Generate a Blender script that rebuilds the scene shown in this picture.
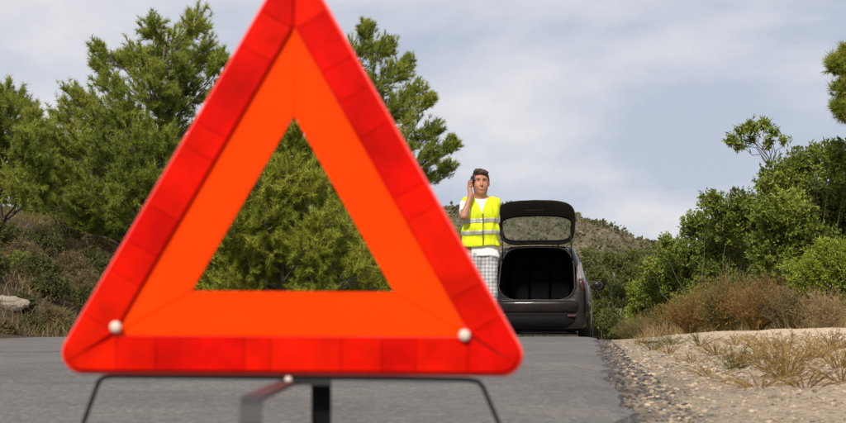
import bpy, math, random
import numpy as np
from mathutils import Vector, Matrix, noise as mnoise

# ------------------------------------------------------------------ scene, camera, sky, sun
for o in list(bpy.data.objects):
    bpy.data.objects.remove(o)
S = bpy.context.scene
COL = S.collection
R = math.radians
FP, PW, PH, EYE, CH = 1250.0, 846.0, 423.0, 322.0, 0.18   # focal length in photo pixels, photo size, eye-level row, camera height

cam_d = bpy.data.cameras.new('camera')
cam = bpy.data.objects.new('camera', cam_d)
COL.objects.link(cam)
cam.location = (0, 0, CH)
cam.rotation_euler = (R(90), 0, 0)
cam_d.sensor_width = 36
cam_d.lens = 36 * FP / PW
cam_d.shift_y = (EYE - PH / 2) / PW
cam_d.clip_start = 0.05
cam_d.clip_end = 6000
cam_d.dof.use_dof = True
cam_d.dof.focus_distance = 15.5
cam_d.dof.aperture_fstop = 10.5
S.camera = cam

SUN_AZ, SUN_EL = R(199), R(43)      # azimuth clockwise from +Y (the view direction)
W = bpy.data.worlds.new('World')
S.world = W
W.use_nodes = True
wn, wl = W.node_tree.nodes, W.node_tree.links
wn.clear()
w_out = wn.new('ShaderNodeOutputWorld')
w_bg = wn.new('ShaderNodeBackground')
w_sky = wn.new('ShaderNodeTexSky')
w_sky.sky_type = 'NISHITA'
w_sky.sun_disc = False
w_sky.sun_elevation = SUN_EL
w_sky.sun_rotation = SUN_AZ
w_sky.dust_density = 1.5
w_sky.ozone_density = 2.0
w_tc = wn.new('ShaderNodeTexCoord')
w_map = wn.new('ShaderNodeMapping')
w_map.inputs['Scale'].default_value = (1.0, 1.0, 2.6)
w_map.inputs['Location'].default_value = (0.35, 0.2, 0.1)
w_n1 = wn.new('ShaderNodeTexNoise')
w_n1.inputs['Scale'].default_value = 4.2
w_n1.inputs['Detail'].default_value = 7
w_n1.inputs['Roughness'].default_value = 0.52
w_n1.inputs['Distortion'].default_value = 0.25
w_cr = wn.new('ShaderNodeValToRGB')
w_cr.color_ramp.elements[0].position = 0.40
w_cr.color_ramp.elements[0].color = (6.6, 7.2, 8.6, 1)
w_cr.color_ramp.elements[1].position = 0.64
w_cr.color_ramp.elements[1].color = (10.6, 10.3, 10.5, 1)
w_mix = wn.new('ShaderNodeMix')
w_mix.data_type = 'RGBA'
w_mix.inputs['Factor'].default_value = 0.86
w_bg.inputs['Strength'].default_value = 0.056
wl.new(w_tc.outputs['Generated'], w_map.inputs['Vector'])
wl.new(w_map.outputs[0], w_n1.inputs['Vector'])
wl.new(w_n1.outputs['Fac'], w_cr.inputs['Fac'])
wl.new(w_sky.outputs[0], w_mix.inputs['A'])
wl.new(w_cr.outputs[0], w_mix.inputs['B'])
wl.new(w_mix.outputs['Result'], w_bg.inputs['Color'])
wl.new(w_bg.outputs[0], w_out.inputs['Surface'])

sun_d = bpy.data.lights.new('sun', 'SUN')
sun_d.energy = 3.0
sun_d.angle = R(7)
sun_d.color = (1.0, 0.91, 0.77)
sun = bpy.data.objects.new('sun', sun_d)
COL.objects.link(sun)
sv = Vector((math.sin(SUN_AZ) * math.cos(SUN_EL), math.cos(SUN_AZ) * math.cos(SUN_EL), math.sin(SUN_EL)))
sun.rotation_euler = sv.to_track_quat('Z', 'Y').to_euler()
sun.location = sv * 40

S.render.engine = 'CYCLES'
S.view_settings.view_transform = 'Standard'
S.view_settings.look = 'None'
S.view_settings.exposure = 0.55
S.view_settings.gamma = 1.0
S.view_settings.use_curve_mapping = False

rng = np.random.default_rng(7)
random.seed(7)


# ------------------------------------------------------------------ helpers
def at(px, py, Y):
    """photo pixel at a distance -> a point in the place"""
    return np.array([(px - PW / 2) / FP * Y, Y, CH + (EYE - py) / FP * Y])


def tag(o, label=None, cat=None, group=None, kind=None):
    if label: o['label'] = label
    if cat: o['category'] = cat
    if group: o['group'] = group
    if kind: o['kind'] = kind
    return o


def empty(name, loc=(0, 0, 0), rot=(0, 0, 0)):
    o = bpy.data.objects.new(name, None)
    o.empty_display_size = 0.2
    COL.objects.link(o)
    o.location = loc
    o.rotation_euler = rot
    return o


def link(name, me, mat=None, parent=None):
    o = bpy.data.objects.new(name, me)
    COL.objects.link(o)
    if mat is not None and not me.materials:
        me.materials.append(mat)
    if parent is not None:
        o.parent = parent
    return o


class MB:
    """collects faces; build() links ONE mesh object"""
    def __init__(s):
        s.v, s.f3, s.f4, s.n = [], [], [], 0

    def add(s, V, F):
        V = np.asarray(V, dtype=np.float32).reshape(-1, 3)
        F = np.asarray(F, dtype=np.int32)
        if F.ndim == 2 and len(F):
            (s.f3 if F.shape[1] == 3 else s.f4).append(F + s.n)
        s.v.append(V)
        s.n += len(V)
        return s

    def box(s, lo, hi, M=None):
        x0, y0, z0 = lo
        x1, y1, z1 = hi
        V = np.array([[x0, y0, z0], [x1, y0, z0], [x1, y1, z0], [x0, y1, z0], [x0, y0, z1], [x1, y0, z1], [x1, y1, z1], [x0, y1, z1]], float)
        if M is not None:
            V = V @ np.array(M.to_3x3()).T + np.array(M.translation)
        return s.add(V, [[0, 3, 2, 1], [4, 5, 6, 7], [0, 1, 5, 4], [1, 2, 6, 5], [2, 3, 7, 6], [3, 0, 4, 7]])

    def tube(s, pts, rad, n=6, cap=True):
        pts = np.asarray(pts, float)
        m = len(pts)
        rad = np.broadcast_to(np.asarray(rad, float), (m,))
        T = np.gradient(pts, axis=0)
        T /= np.linalg.norm(T, axis=1)[:, None] + 1e-9
        ref = np.array([0.0, 0, 1]) if abs(T[0][2]) < 0.9 else np.array([1.0, 0, 0])
        a = np.linspace(0, 2 * np.pi, n, endpoint=False)
        V = []
        u = np.cross(T[0], ref)
        for i in range(m):
            u = u - T[i] * u.dot(T[i])
            u /= np.linalg.norm(u) + 1e-9
            w = np.cross(T[i], u)
            V.append(pts[i] + rad[i] * (np.cos(a)[:, None] * u + np.sin(a)[:, None] * w))
        V = np.concatenate(V)
        i, j = np.meshgrid(np.arange(m - 1), np.arange(n), indexing='ij')
        k = (j + 1) % n
        F = np.stack([i * n + j, i * n + k, (i + 1) * n + k, (i + 1) * n + j], -1).reshape(-1, 4)
        base = s.n
        s.add(V, F)
        if cap:
            for r0, fl in ((0, True), ((m - 1) * n, False)):
                c = pts[0] if fl else pts[-1]
                ring = base + r0 + np.arange(n)
                s.v.append(np.asarray([c], np.float32))
                ci = s.n
                s.n += 1
                nx = np.roll(ring, -1)
                t = np.stack([np.full(n, ci), nx, ring] if fl else [np.full(n, ci), ring, nx], -1)
                s.f3.append(t.astype(np.int32))
        return s

    def loft(s, rings, closed=True, cap0=False, cap1=False):
        m, n = len(rings), len(rings[0])
        V = np.concatenate([np.asarray(r, float) for r in rings])
        i, j = np.meshgrid(np.arange(m - 1), np.arange(n if closed else n - 1), indexing='ij')
        k = (j + 1) % n
        F = np.stack([i * n + j, i * n + k, (i + 1) * n + k, (i + 1) * n + j], -1).reshape(-1, 4)
        base = s.n
        s.add(V, F)
        for flag, off, rev in ((cap0, 0, True), (cap1, (m - 1) * n, False)):
            if flag:
                c = V[off:off + n].mean(0)
                s.v.append(np.asarray([c], np.float32))
                ci = s.n
                s.n += 1
                ring = base + off + np.arange(n)
                nx = np.roll(ring, -1)
                s.f3.append((np.stack([np.full(n, ci), nx, ring] if rev else [np.full(n, ci), ring, nx], -1)).astype(np.int32))
        return s

    def mesh(s, name, mat=None, smooth=False):
        me = bpy.data.meshes.new(name)
        V = np.concatenate(s.v) if s.v else np.zeros((0, 3), np.float32)
        f3 = np.concatenate(s.f3) if s.f3 else np.zeros((0, 3), np.int32)
        f4 = np.concatenate(s.f4) if s.f4 else np.zeros((0, 4), np.int32)
        me.vertices.add(len(V))
        me.vertices.foreach_set('co', V.astype(np.float32).ravel())
        idx = np.concatenate([f3.ravel(), f4.ravel()]).astype(np.int32)
        tot = np.concatenate([np.full(len(f3), 3), np.full(len(f4), 4)]).astype(np.int32)
        st = np.concatenate([[0], np.cumsum(tot)[:-1]]).astype(np.int32) if len(tot) else np.zeros(0, np.int32)
        me.loops.add(len(idx))
        me.loops.foreach_set('vertex_index', idx)
        me.polygons.add(len(tot))
        me.polygons.foreach_set('loop_start', st)
        me.polygons.foreach_set('loop_total', tot)
        me.update(calc_edges=True)
        me.validate()
        me.polygons.foreach_set('use_smooth', np.full(len(me.polygons), bool(smooth)))
        if mat is not None:
            me.materials.append(mat)
        return me

    def build(s, name, mat, parent=None, smooth=False):
        return link(name, s.mesh(name, mat, smooth), None, parent)


def bevel(o, w, seg=2, ang=35):
    m = o.modifiers.new('bevel', 'BEVEL')
    m.width = w
    m.segments = seg
    m.limit_method = 'ANGLE'
    m.angle_limit = R(ang)
    return o


def unit(v):
    v = np.asarray(v, float)
    return v / (np.linalg.norm(v, axis=-1, keepdims=True) + 1e-9)


def rand_dirs(n):
    return unit(rng.normal(size=(n, 3)))


def vnoise(P, scale, seed=0.0):
    """cheap smooth pseudo noise in about -1..1"""
    x, y, z = (P[..., i] * scale + seed * (1.7 + i) for i in range(3))
    return (np.sin(x * 1.3 + 1.7 * np.sin(y * 0.9 + z * .5)) + np.sin(y * 1.7 + 1.3 * np.sin(z * 1.1 + x * .6) + 2.1) + np.sin(z * 1.5 + 1.5 * np.sin(x * 1.2 + y * .4) + 4.2)) / 3


# ------------------------------------------------------------------ materials
def nt(name):
    m = bpy.data.materials.new(name)
    m.use_nodes = True
    n, l = m.node_tree.nodes, m.node_tree.links
    n.clear()
    out = n.new('ShaderNodeOutputMaterial')
    return m, n, l, out


def ramp(n, stops, interp='LINEAR'):
    r = n.new('ShaderNodeValToRGB')
    r.color_ramp.interpolation = interp
    e = r.color_ramp.elements
    while len(e) < len(stops):
        e.new(0.5)
    for i, (p, c) in enumerate(stops):
        e[i].position = p
        e[i].color = (*c, 1)
    return r


def mat_plain(name, col, rough=0.5, metal=0.0, vary=0.12, scale=20.0, bump=0.0, bscale=60.0, coat=0.0, spec=0.5, sheen=0.0):
    m, n, l, out = nt(name)
    b = n.new('ShaderNodeBsdfPrincipled')
    tc = n.new('ShaderNodeTexCoord')
    nz = n.new('ShaderNodeTexNoise')
    nz.inputs['Scale'].default_value = scale
    nz.inputs['Detail'].default_value = 5
    c = np.array(col)
    rp = ramp(n, [(0.3, tuple(c * (1 - vary))), (0.7, tuple(np.minimum(c * (1 + vary), 1)))])
    l.new(tc.outputs['Object'], nz.inputs['Vector'])
    l.new(nz.outputs['Fac'], rp.inputs['Fac'])
    l.new(rp.outputs[0], b.inputs['Base Color'])
    b.inputs['Roughness'].default_value = rough
    b.inputs['Metallic'].default_value = metal
    b.inputs['Coat Weight'].default_value = coat
    b.inputs['Coat Roughness'].default_value = 0.08
    b.inputs['Specular IOR Level'].default_value = spec
    b.inputs['Sheen Weight'].default_value = sheen
    if bump:
        n2 = n.new('ShaderNodeTexNoise')
        n2.inputs['Scale'].default_value = bscale
        n2.inputs['Detail'].default_value = 6
        bp = n.new('ShaderNodeBump')
        bp.inputs['Strength'].default_value = bump
        bp.inputs['Distance'].default_value = 0.01
        l.new(tc.outputs['Object'], n2.inputs['Vector'])
        l.new(n2.outputs['Fac'], bp.inputs['Height'])
        l.new(bp.outputs[0], b.inputs['Normal'])
    l.new(b.outputs[0], out.inputs[0])
    return m


def mat_leaf(name, stops, trans=0.35, rough=0.55, clump=1.2, spec=0.3):
    """leaf colour varies leaf by leaf and between younger and older sprays"""
    m, n, l, out = nt(name)
    g = n.new('ShaderNodeNewGeometry')
    tc = n.new('ShaderNodeTexCoord')
    nz = n.new('ShaderNodeTexNoise')
    nz.inputs['Scale'].default_value = clump
    nz.inputs['Detail'].default_value = 3
    l.new(tc.outputs['Object'], nz.inputs['Vector'])
    ma = n.new('ShaderNodeMath')
    ma.operation = 'MULTIPLY_ADD'
    ma.inputs[1].default_value = 0.55
    l.new(g.outputs['Random Per Island'], ma.inputs[0])
    mb = n.new('ShaderNodeMath')
    mb.operation = 'MULTIPLY_ADD'
    mb.inputs[1].default_value = 1.3
    mb.inputs[2].default_value = -0.42
    l.new(nz.outputs['Fac'], mb.inputs[0])
    l.new(mb.outputs[0], ma.inputs[2])
    rp = ramp(n, stops)
    l.new(ma.outputs[0], rp.inputs['Fac'])
    b = n.new('ShaderNodeBsdfPrincipled')
    b.inputs['Roughness'].default_value = rough
    b.inputs['Specular IOR Level'].default_value = spec
    t = n.new('ShaderNodeBsdfTranslucent')
    mx = n.new('ShaderNodeMixShader')
    mx.inputs[0].default_value = trans
    l.new(rp.outputs[0], b.inputs['Base Color'])
    l.new(rp.outputs[0], t.inputs['Color'])
    l.new(b.outputs[0], mx.inputs[1])
    l.new(t.outputs[0], mx.inputs[2])
    l.new(mx.outputs[0], out.inputs[0])
    return m


M = {}
M['pine'] = mat_leaf('pine_needles', [(0.0, (.085, .118, .018)), (.45, (.235, .285, .040)), (.75, (.355, .385, .060)), (1.0, (.50, .45, .12))], .30, .65, .9)
M['pine_light'] = mat_leaf('pine_needles_young', [(0.0, (.125, .155, .018)), (.45, (.31, .35, .038)), (.8, (.46, .465, .062)), (1.0, (.58, .51, .13))], .30, .65, .9)
M['mastic'] = mat_leaf('mastic_leaves', [(0.0, (.055, .085, .012)), (.45, (.17, .22, .030)), (.8, (.29, .335, .048)), (1.0, (.42, .38, .09))], .30, .5, 1.0, .35)
M['lime_leaf'] = mat_leaf('yellow_green_leaves', [(0.0, (.12, .17, .016)), (.5, (.30, .36, .034)), (.85, (.42, .45, .055)), (1.0, (.50, .44, .10))], .30, .5, 1.0)
M['olive_leaf'] = mat_leaf('olive_brown_leaves', [(0.0, (.040, .048, .014)), (.5, (.095, .100, .026)), (.85, (.155, .145, .045)), (1.0, (.22, .18, .07))], .3, .6, 1.2)
M['scrub_leaf'] = mat_leaf('mid_green_scrub', [(0.0, (.055, .070, .018)), (.5, (.13, .15, .036)), (.85, (.20, .205, .055)), (1.0, (.28, .24, .09))], .3, .6, 1.2)
M['dry_leaf'] = mat_leaf('dry_rust_twigs', [(0.0, (.11, .062, .020)), (.5, (.25, .145, .042)), (.85, (.34, .23, .07)), (1.0, (.40, .30, .12))], .3, .75, 2.0)
M['dry_ochre'] = mat_leaf('dry_ochre_twigs', [(0.0, (.11, .075, .022)), (.5, (.22, .165, .05)), (.85, (.32, .24, .09)), (1.0, (.38, .30, .14))], .3, .75, 2.0)
M['dry_brown'] = mat_leaf('dry_brown_twigs', [(0.0, (.075, .055, .024)), (.5, (.165, .125, .052)), (.85, (.25, .195, .085)), (1.0, (.32, .26, .12))], .2, .8, 2.0)
M['straw'] = mat_leaf('straw_grass', [(0.0, (.18, .115, .055)), (.5, (.33, .235, .115)), (.85, (.45, .34, .18)), (1.0, (.52, .42, .25))], .3, .7, 2.0)
M['weed'] = mat_leaf('dry_weed_stems', [(0.0, (.17, .105, .036)), (.5, (.35, .235, .085)), (.85, (.48, .34, .14)), (1.0, (.56, .43, .22))], .3, .7, 6.0)
M['olive_weed'] = mat_leaf('olive_weed_stems', [(0.0, (.075, .085, .025)), (.5, (.16, .15, .05)), (.85, (.28, .22, .09)), (1.0, (.38, .30, .14))], .3, .7, 6.0)
M['far_leaf'] = mat_leaf('hill_scrub_leaves', [(0.0, (.095, .095, .046)), (.5, (.125, .118, .056)), (1.0, (.165, .145, .078))], .2, .7, .2)  # contrast lowered toward the hill's tones, imitating distance haze in the colour
M['bark'] = mat_plain('pine_bark', (.085, .064, .048), .9, vary=.4, scale=9, bump=.6, bscale=22)
M['twig'] = mat_plain('grey_twig_bark', (.10, .082, .062), .9, vary=.35, scale=12)
M['rock'] = mat_plain('pale_limestone', (.30, .25, .195), .9, vary=.3, scale=5, bump=.8, bscale=14)


def mat_asphalt():
    m, n, l, out = nt('weathered_asphalt')
    tc = n.new('ShaderNodeTexCoord')
    b = n.new('ShaderNodeBsdfPrincipled')
    vo = n.new('ShaderNodeTexVoronoi')
    vo.inputs['Scale'].default_value = 85
    sp = ramp(n, [(0.0, (.105, .098, .094)), (.45, (.130, .122, .117)), (.8, (.152, .143, .137)), (1.0, (.20, .188, .178))])
    sep = n.new('ShaderNodeSeparateColor')
    l.new(tc.outputs['Object'], vo.inputs['Vector'])
    l.new(vo.outputs['Color'], sep.inputs[0])
    l.new(sep.outputs[0], sp.inputs['Fac'])
    nz = n.new('ShaderNodeTexNoise')
    nz.inputs['Scale'].default_value = 1.1
    nz.inputs['Detail'].default_value = 8
    nz.inputs['Roughness'].default_value = .65
    l.new(tc.outputs['Object'], nz.inputs['Vector'])
    rp = ramp(n, [(.30, (.66, .66, .68)), (.50, (.98, .97, .96)), (.70, (1.28, 1.24, 1.18))])
    l.new(nz.outputs['Fac'], rp.inputs['Fac'])
    mu = n.new('ShaderNodeMix')
    mu.data_type = 'RGBA'
    mu.blend_type = 'MULTIPLY'
    mu.inputs['Factor'].default_value = 1
    l.new(sp.outputs[0], mu.inputs['A'])
    l.new(rp.outputs[0], mu.inputs['B'])
    l.new(mu.outputs['Result'], b.inputs['Base Color'])
    b.inputs['Roughness'].default_value = .82
    b.inputs['Specular IOR Level'].default_value = .3
    bp = n.new('ShaderNodeBump')
    bp.inputs['Strength'].default_value = .9
    bp.inputs['Distance'].default_value = .004
    l.new(vo.outputs['Distance'], bp.inputs['Height'])
    bp.invert = True
    l.new(bp.outputs[0], b.inputs['Normal'])
    l.new(b.outputs[0], out.inputs[0])
    return m


M['asphalt'] = mat_asphalt()


def mat_ground():
    """pale sandy gravel to the right of the road, brown leaf-littered soil on the left bank"""
    m, n, l, out = nt('verge_soil')
    tc = n.new('ShaderNodeTexCoord')
    sx = n.new('ShaderNodeSeparateXYZ')
    l.new(tc.outputs['Object'], sx.inputs[0])
    lat = n.new('ShaderNodeMath')
    lat.operation = 'MULTIPLY_ADD'
    lat.inputs[1].default_value = -.133
    l.new(sx.outputs['Y'], lat.inputs[0])
    l.new(sx.outputs['X'], lat.inputs[2])
    n0 = n.new('ShaderNodeTexNoise')
    n0.inputs['Scale'].default_value = 1.6
    n0.inputs['Detail'].default_value = 6
    l.new(tc.outputs['Object'], n0.inputs['Vector'])
    ad = n.new('ShaderNodeMath')
    ad.operation = 'MULTIPLY_ADD'
    ad.inputs[1].default_value = 1.0
    l.new(n0.outputs['Fac'], ad.inputs[0])
    l.new(lat.outputs[0], ad.inputs[2])
    mr = n.new('ShaderNodeMapRange')
    mr.inputs['From Min'].default_value = -8
    mr.inputs['From Max'].default_value = 8
    l.new(ad.outputs[0], mr.inputs['Value'])
    base = ramp(n, [(.0, (.07, .052, .034)), (.12, (.08, .06, .04)), (.40, (.12, .095, .068)), (.525, (.075, .065, .056)), (.548, (.31, .25, .185)), (.60, (.47, .375, .27)), (.66, (.62, .50, .36)), (.84, (.60, .47, .32)), (.95, (.25, .18, .10))])
    l.new(mr.outputs[0], base.inputs['Fac'])
    vo = n.new('ShaderNodeTexVoronoi')
    vo.inputs['Scale'].default_value = 70
    l.new(tc.outputs['Object'], vo.inputs['Vector'])
    sep = n.new('ShaderNodeSeparateColor')
    l.new(vo.outputs['Color'], sep.inputs[0])
    rp = ramp(n, [(0, (.55, .55, .56)), (.5, (.95, .94, .93)), (1, (1.45, 1.42, 1.38))])
    l.new(sep.outputs[0], rp.inputs['Fac'])
    mu = n.new('ShaderNodeMix')
    mu.data_type = 'RGBA'
    mu.blend_type = 'MULTIPLY'
    mu.inputs['Factor'].default_value = .8
    l.new(base.outputs[0], mu.inputs['A'])
    l.new(rp.outputs[0], mu.inputs['B'])
    b = n.new('ShaderNodeBsdfPrincipled')
    b.inputs['Roughness'].default_value = .95
    b.inputs['Specular IOR Level'].default_value = .15
    l.new(mu.outputs['Result'], b.inputs['Base Color'])
    bp = n.new('ShaderNodeBump')
    bp.inputs['Strength'].default_value = 1
    bp.inputs['Distance'].default_value = .012
    bp.invert = True
    l.new(vo.outputs['Distance'], bp.inputs['Height'])
    l.new(bp.outputs[0], b.inputs['Normal'])
    l.new(b.outputs[0], out.inputs[0])
    return m


M['ground'] = mat_ground()


def mat_hill():
    m, n, l, out = nt('scrubby_hillside')
    tc = n.new('ShaderNodeTexCoord')
    n0 = n.new('ShaderNodeTexNoise')
    n0.inputs['Scale'].default_value = .35
    n0.inputs['Detail'].default_value = 9
    n0.inputs['Roughness'].default_value = .7
    l.new(tc.outputs['Object'], n0.inputs['Vector'])
    rp = ramp(n, [(.34, (.085, .082, .046)), (.45, (.11, .098, .06)), (.56, (.16, .132, .088)), (.68, (.22, .185, .14))])  # narrow tone range, with haze put into the hillside colour
    l.new(n0.outputs['Fac'], rp.inputs['Fac'])
    b = n.new('ShaderNodeBsdfPrincipled')
    b.inputs['Roughness'].default_value = .95
    b.inputs['Specular IOR Level'].default_value = .1
    l.new(rp.outputs[0], b.inputs['Base Color'])
    l.new(b.outputs[0], out.inputs[0])
    return m


M['hill'] = mat_hill()


# ------------------------------------------------------------------ terrain
def cx(Y):
    Y = np.asarray(Y, float)
    k = np.clip(Y - 38, 0, 30)
    return -3.2 + .133 * Y - .012 * k ** 2 - .4 * np.clip(Y - 68, 0, None)


HALF = 3.3


def zroad(Y):
    Y = np.asarray(Y, float)
    a = np.clip(Y - 14, 0, 8)
    u = np.clip(Y - 22, 0, 20)
    return -.0025 * a ** 2 - .04 * (u - u * u / 40)


def sstep(x, a, b):
    t = np.clip((x - a) / (b - a), 0, 1)
    return t * t * (3 - 2 * t)


def ground_z(x, Y):
    x = np.asarray(x, float)
    Y = np.asarray(Y, float)
    lr = (x - cx(Y)) - HALF
    ll = -(x - cx(Y)) - HALF
    P = np.stack([x, Y, np.zeros_like(x)], -1)
    z = zroad(Y) - .03
    right = -.012 * sstep(lr, -.15, .06) + .085 * sstep(lr, .2, 1.6) + .13 * sstep(lr, 1.5, 4.5) + .14 * np.clip(lr - 4.5, 0, 14)
    left = -.02 * sstep(ll, -.1, .1) + .42 * np.clip(ll - .7, 0, 9.5) * sstep(ll, .6, 2.5)
    z = z + np.where(x > cx(Y), right, left)
    off = sstep(np.maximum(lr, ll), .25, 2.0)
    z = z + off * (.035 * vnoise(P, 1.4, 3) + .09 * sstep(np.maximum(lr, ll), 2, 6) * vnoise(P, .5, 9)) + .012 * sstep(lr, .1, .5) * vnoise(P, 6, 5)
    return z


def grid_axis(parts):
    out = []
    for a, b, s in parts:
        out.append(np.arange(a, b, s))
    return np.concatenate(out)


gx = grid_axis([(-900, -60, 60), (-60, -16, 4), (-16, -7, .8), (-7, -3, .4), (-3, 0, .2), (0, 6.4, .1), (6.4, 16, .6), (16, 60, 4), (60, 961, 60)])
gy = grid_axis([(-40, 0, 4), (0, 2, .25), (2, 8, .1), (8, 18, .2), (18, 46, .5), (46, 90, 2), (90, 200, 10), (200, 1600, 100)])
GX, GY = np.meshgrid(gx, gy, indexing='ij')
# grid lines follow the slanting road near the camera
SH = .133 * np.clip(GY, 0, 40)
GXs = GX + SH
GZ = ground_z(GXs, GY)
GZ = np.where(GY > 100, np.minimum(GZ, 1.5), GZ)
mb = MB()
ni, nj = GX.shape
I, J = np.meshgrid(np.arange(ni - 1), np.arange(nj - 1), indexing='ij')
F = np.stack([I * nj + J, (I + 1) * nj + J, (I + 1) * nj + J + 1, I * nj + J + 1], -1).reshape(-1, 4)
mb.add(np.stack([GXs, GY, GZ], -1).reshape(-1, 3), F)
ground = mb.build('ground', M['ground'], smooth=True)
tag(ground, kind='structure')

# the road: one asphalt sheet with a crumbled edge and real thickness
ry = grid_axis([(-12, 0, 1), (0, 20, .06), (20, 80, .5)])
ro = np.array([-3.3, -3.2, -2.2, -1.1, 0, 1.1, 2.2, 3.0, 3.2, 3.3])
rows = []
for y in ry:
    e = .022 * math.sin(y * 2.3 + math.sin(y * 5.1)) + .010 * math.sin(y * 9.7 + 1) + .006 * math.sin(y * 23 + 2 * math.sin(y * 3)) + random.uniform(-.006, .006)
    e2 = .05 * math.sin(y * 1.9 + 3) + .03 * math.sin(y * 7.3)
    xs = ro.copy()
    xs[-1] += e - .035
    xs[-2] += e * .8 - .035
    xs[0] += e2
    c, z = float(cx(y)), float(zroad(y))
    row = [[c + xs[0] - .02, y, z - .09]]
    for q, xx in enumerate(xs):
        dz = -.016 if q in (0, len(xs) - 1) else 0
        row.append([c + xx, y, z + dz + .004 * math.sin(y * 1.3 + q)])
    row.append([c + xs[-1] + .02 + random.uniform(-.01, .01), y, z - .06])
    rows.append(row)
mb = MB()
mb.loft(rows, closed=False)
road = mb.build('road', M['asphalt'], smooth=False)
tag(road, kind='structure')

# far hill behind the bend
hx = np.linspace(-90, 130, 150)
hy = np.linspace(78, 230, 90)
HX, HY = np.meshgrid(hx, hy, indexing='ij')


def hill_z(x, y):
    crest_px = np.array([-600, 0, 300, 440, 500, 545, 577, 600, 620, 640, 655, 700, 800, 1000, 1600])
    crest_py = np.array([215, 212, 212, 211, 210, 213, 221, 230, 239, 246, 251, 272, 292, 300, 305])
    px = PW / 2 + FP * x / 140.0
    h = CH + (EYE - np.interp(px, crest_px, crest_py)) / FP * 140.0
    t = sstep(y, 80, 140) * (1 - .5 * sstep(y, 140, 230))
    P = np.stack([x, y, 0 * x], -1)
    return -1.2 + (h + 1.2) * t + (.32 * vnoise(P, .33, 2) + .22 * vnoise(P, .9, 4)) * t


mb = MB()
ni, nj = HX.shape
I, J = np.meshgrid(np.arange(ni - 1), np.arange(nj - 1), indexing='ij')
F = np.stack([I * nj + J, (I + 1) * nj + J, (I + 1) * nj + J + 1, I * nj + J + 1], -1).reshape(-1, 4)
mb.add(np.stack([HX, HY, hill_z(HX, HY)], -1).reshape(-1, 3), F)
hill = mb.build('hill', M['hill'], smooth=True)
tag(hill, kind='structure')


# ------------------------------------------------------------------ foliage kit
def blades(mb, P, D, length, width, bend=0.0, tri=False):
    """thin leaves: base P, direction D; a folded pair of faces or a single needle triangle"""
    n = len(P)
    L = np.broadcast_to(np.asarray(length, float), (n,))[:, None]
    Wd = np.broadcast_to(np.asarray(width, float), (n,))[:, None]
    D = unit(D)
    U = unit(np.cross(D, rand_dirs(n)))
    if tri:
        V = np.stack([P - U * Wd / 2, P + U * Wd / 2, P + D * L], 1).reshape(-1, 3)
        mb.add(V, np.arange(3 * n).reshape(-1, 3))
    else:
        N = unit(np.cross(U, D))
        mid = P + D * L * .45 + N * L * bend
        V = np.stack([P, mid - U * Wd / 2, P + D * L, mid + U * Wd / 2], 1).reshape(-1, 3)
        mb.add(V, np.arange(4 * n).reshape(-1, 4))


def curve_pts(a, b, sag=.0, n=5, wob=.0):
    t = np.linspace(0, 1, n)[:, None]
    p = a + (b - a) * t
    p[:, 2] += sag * np.sin(np.pi * t[:, 0])
    if wob:
        p[1:-1] += rng.normal(size=(n - 2, 3)) * wob
    return p


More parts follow.
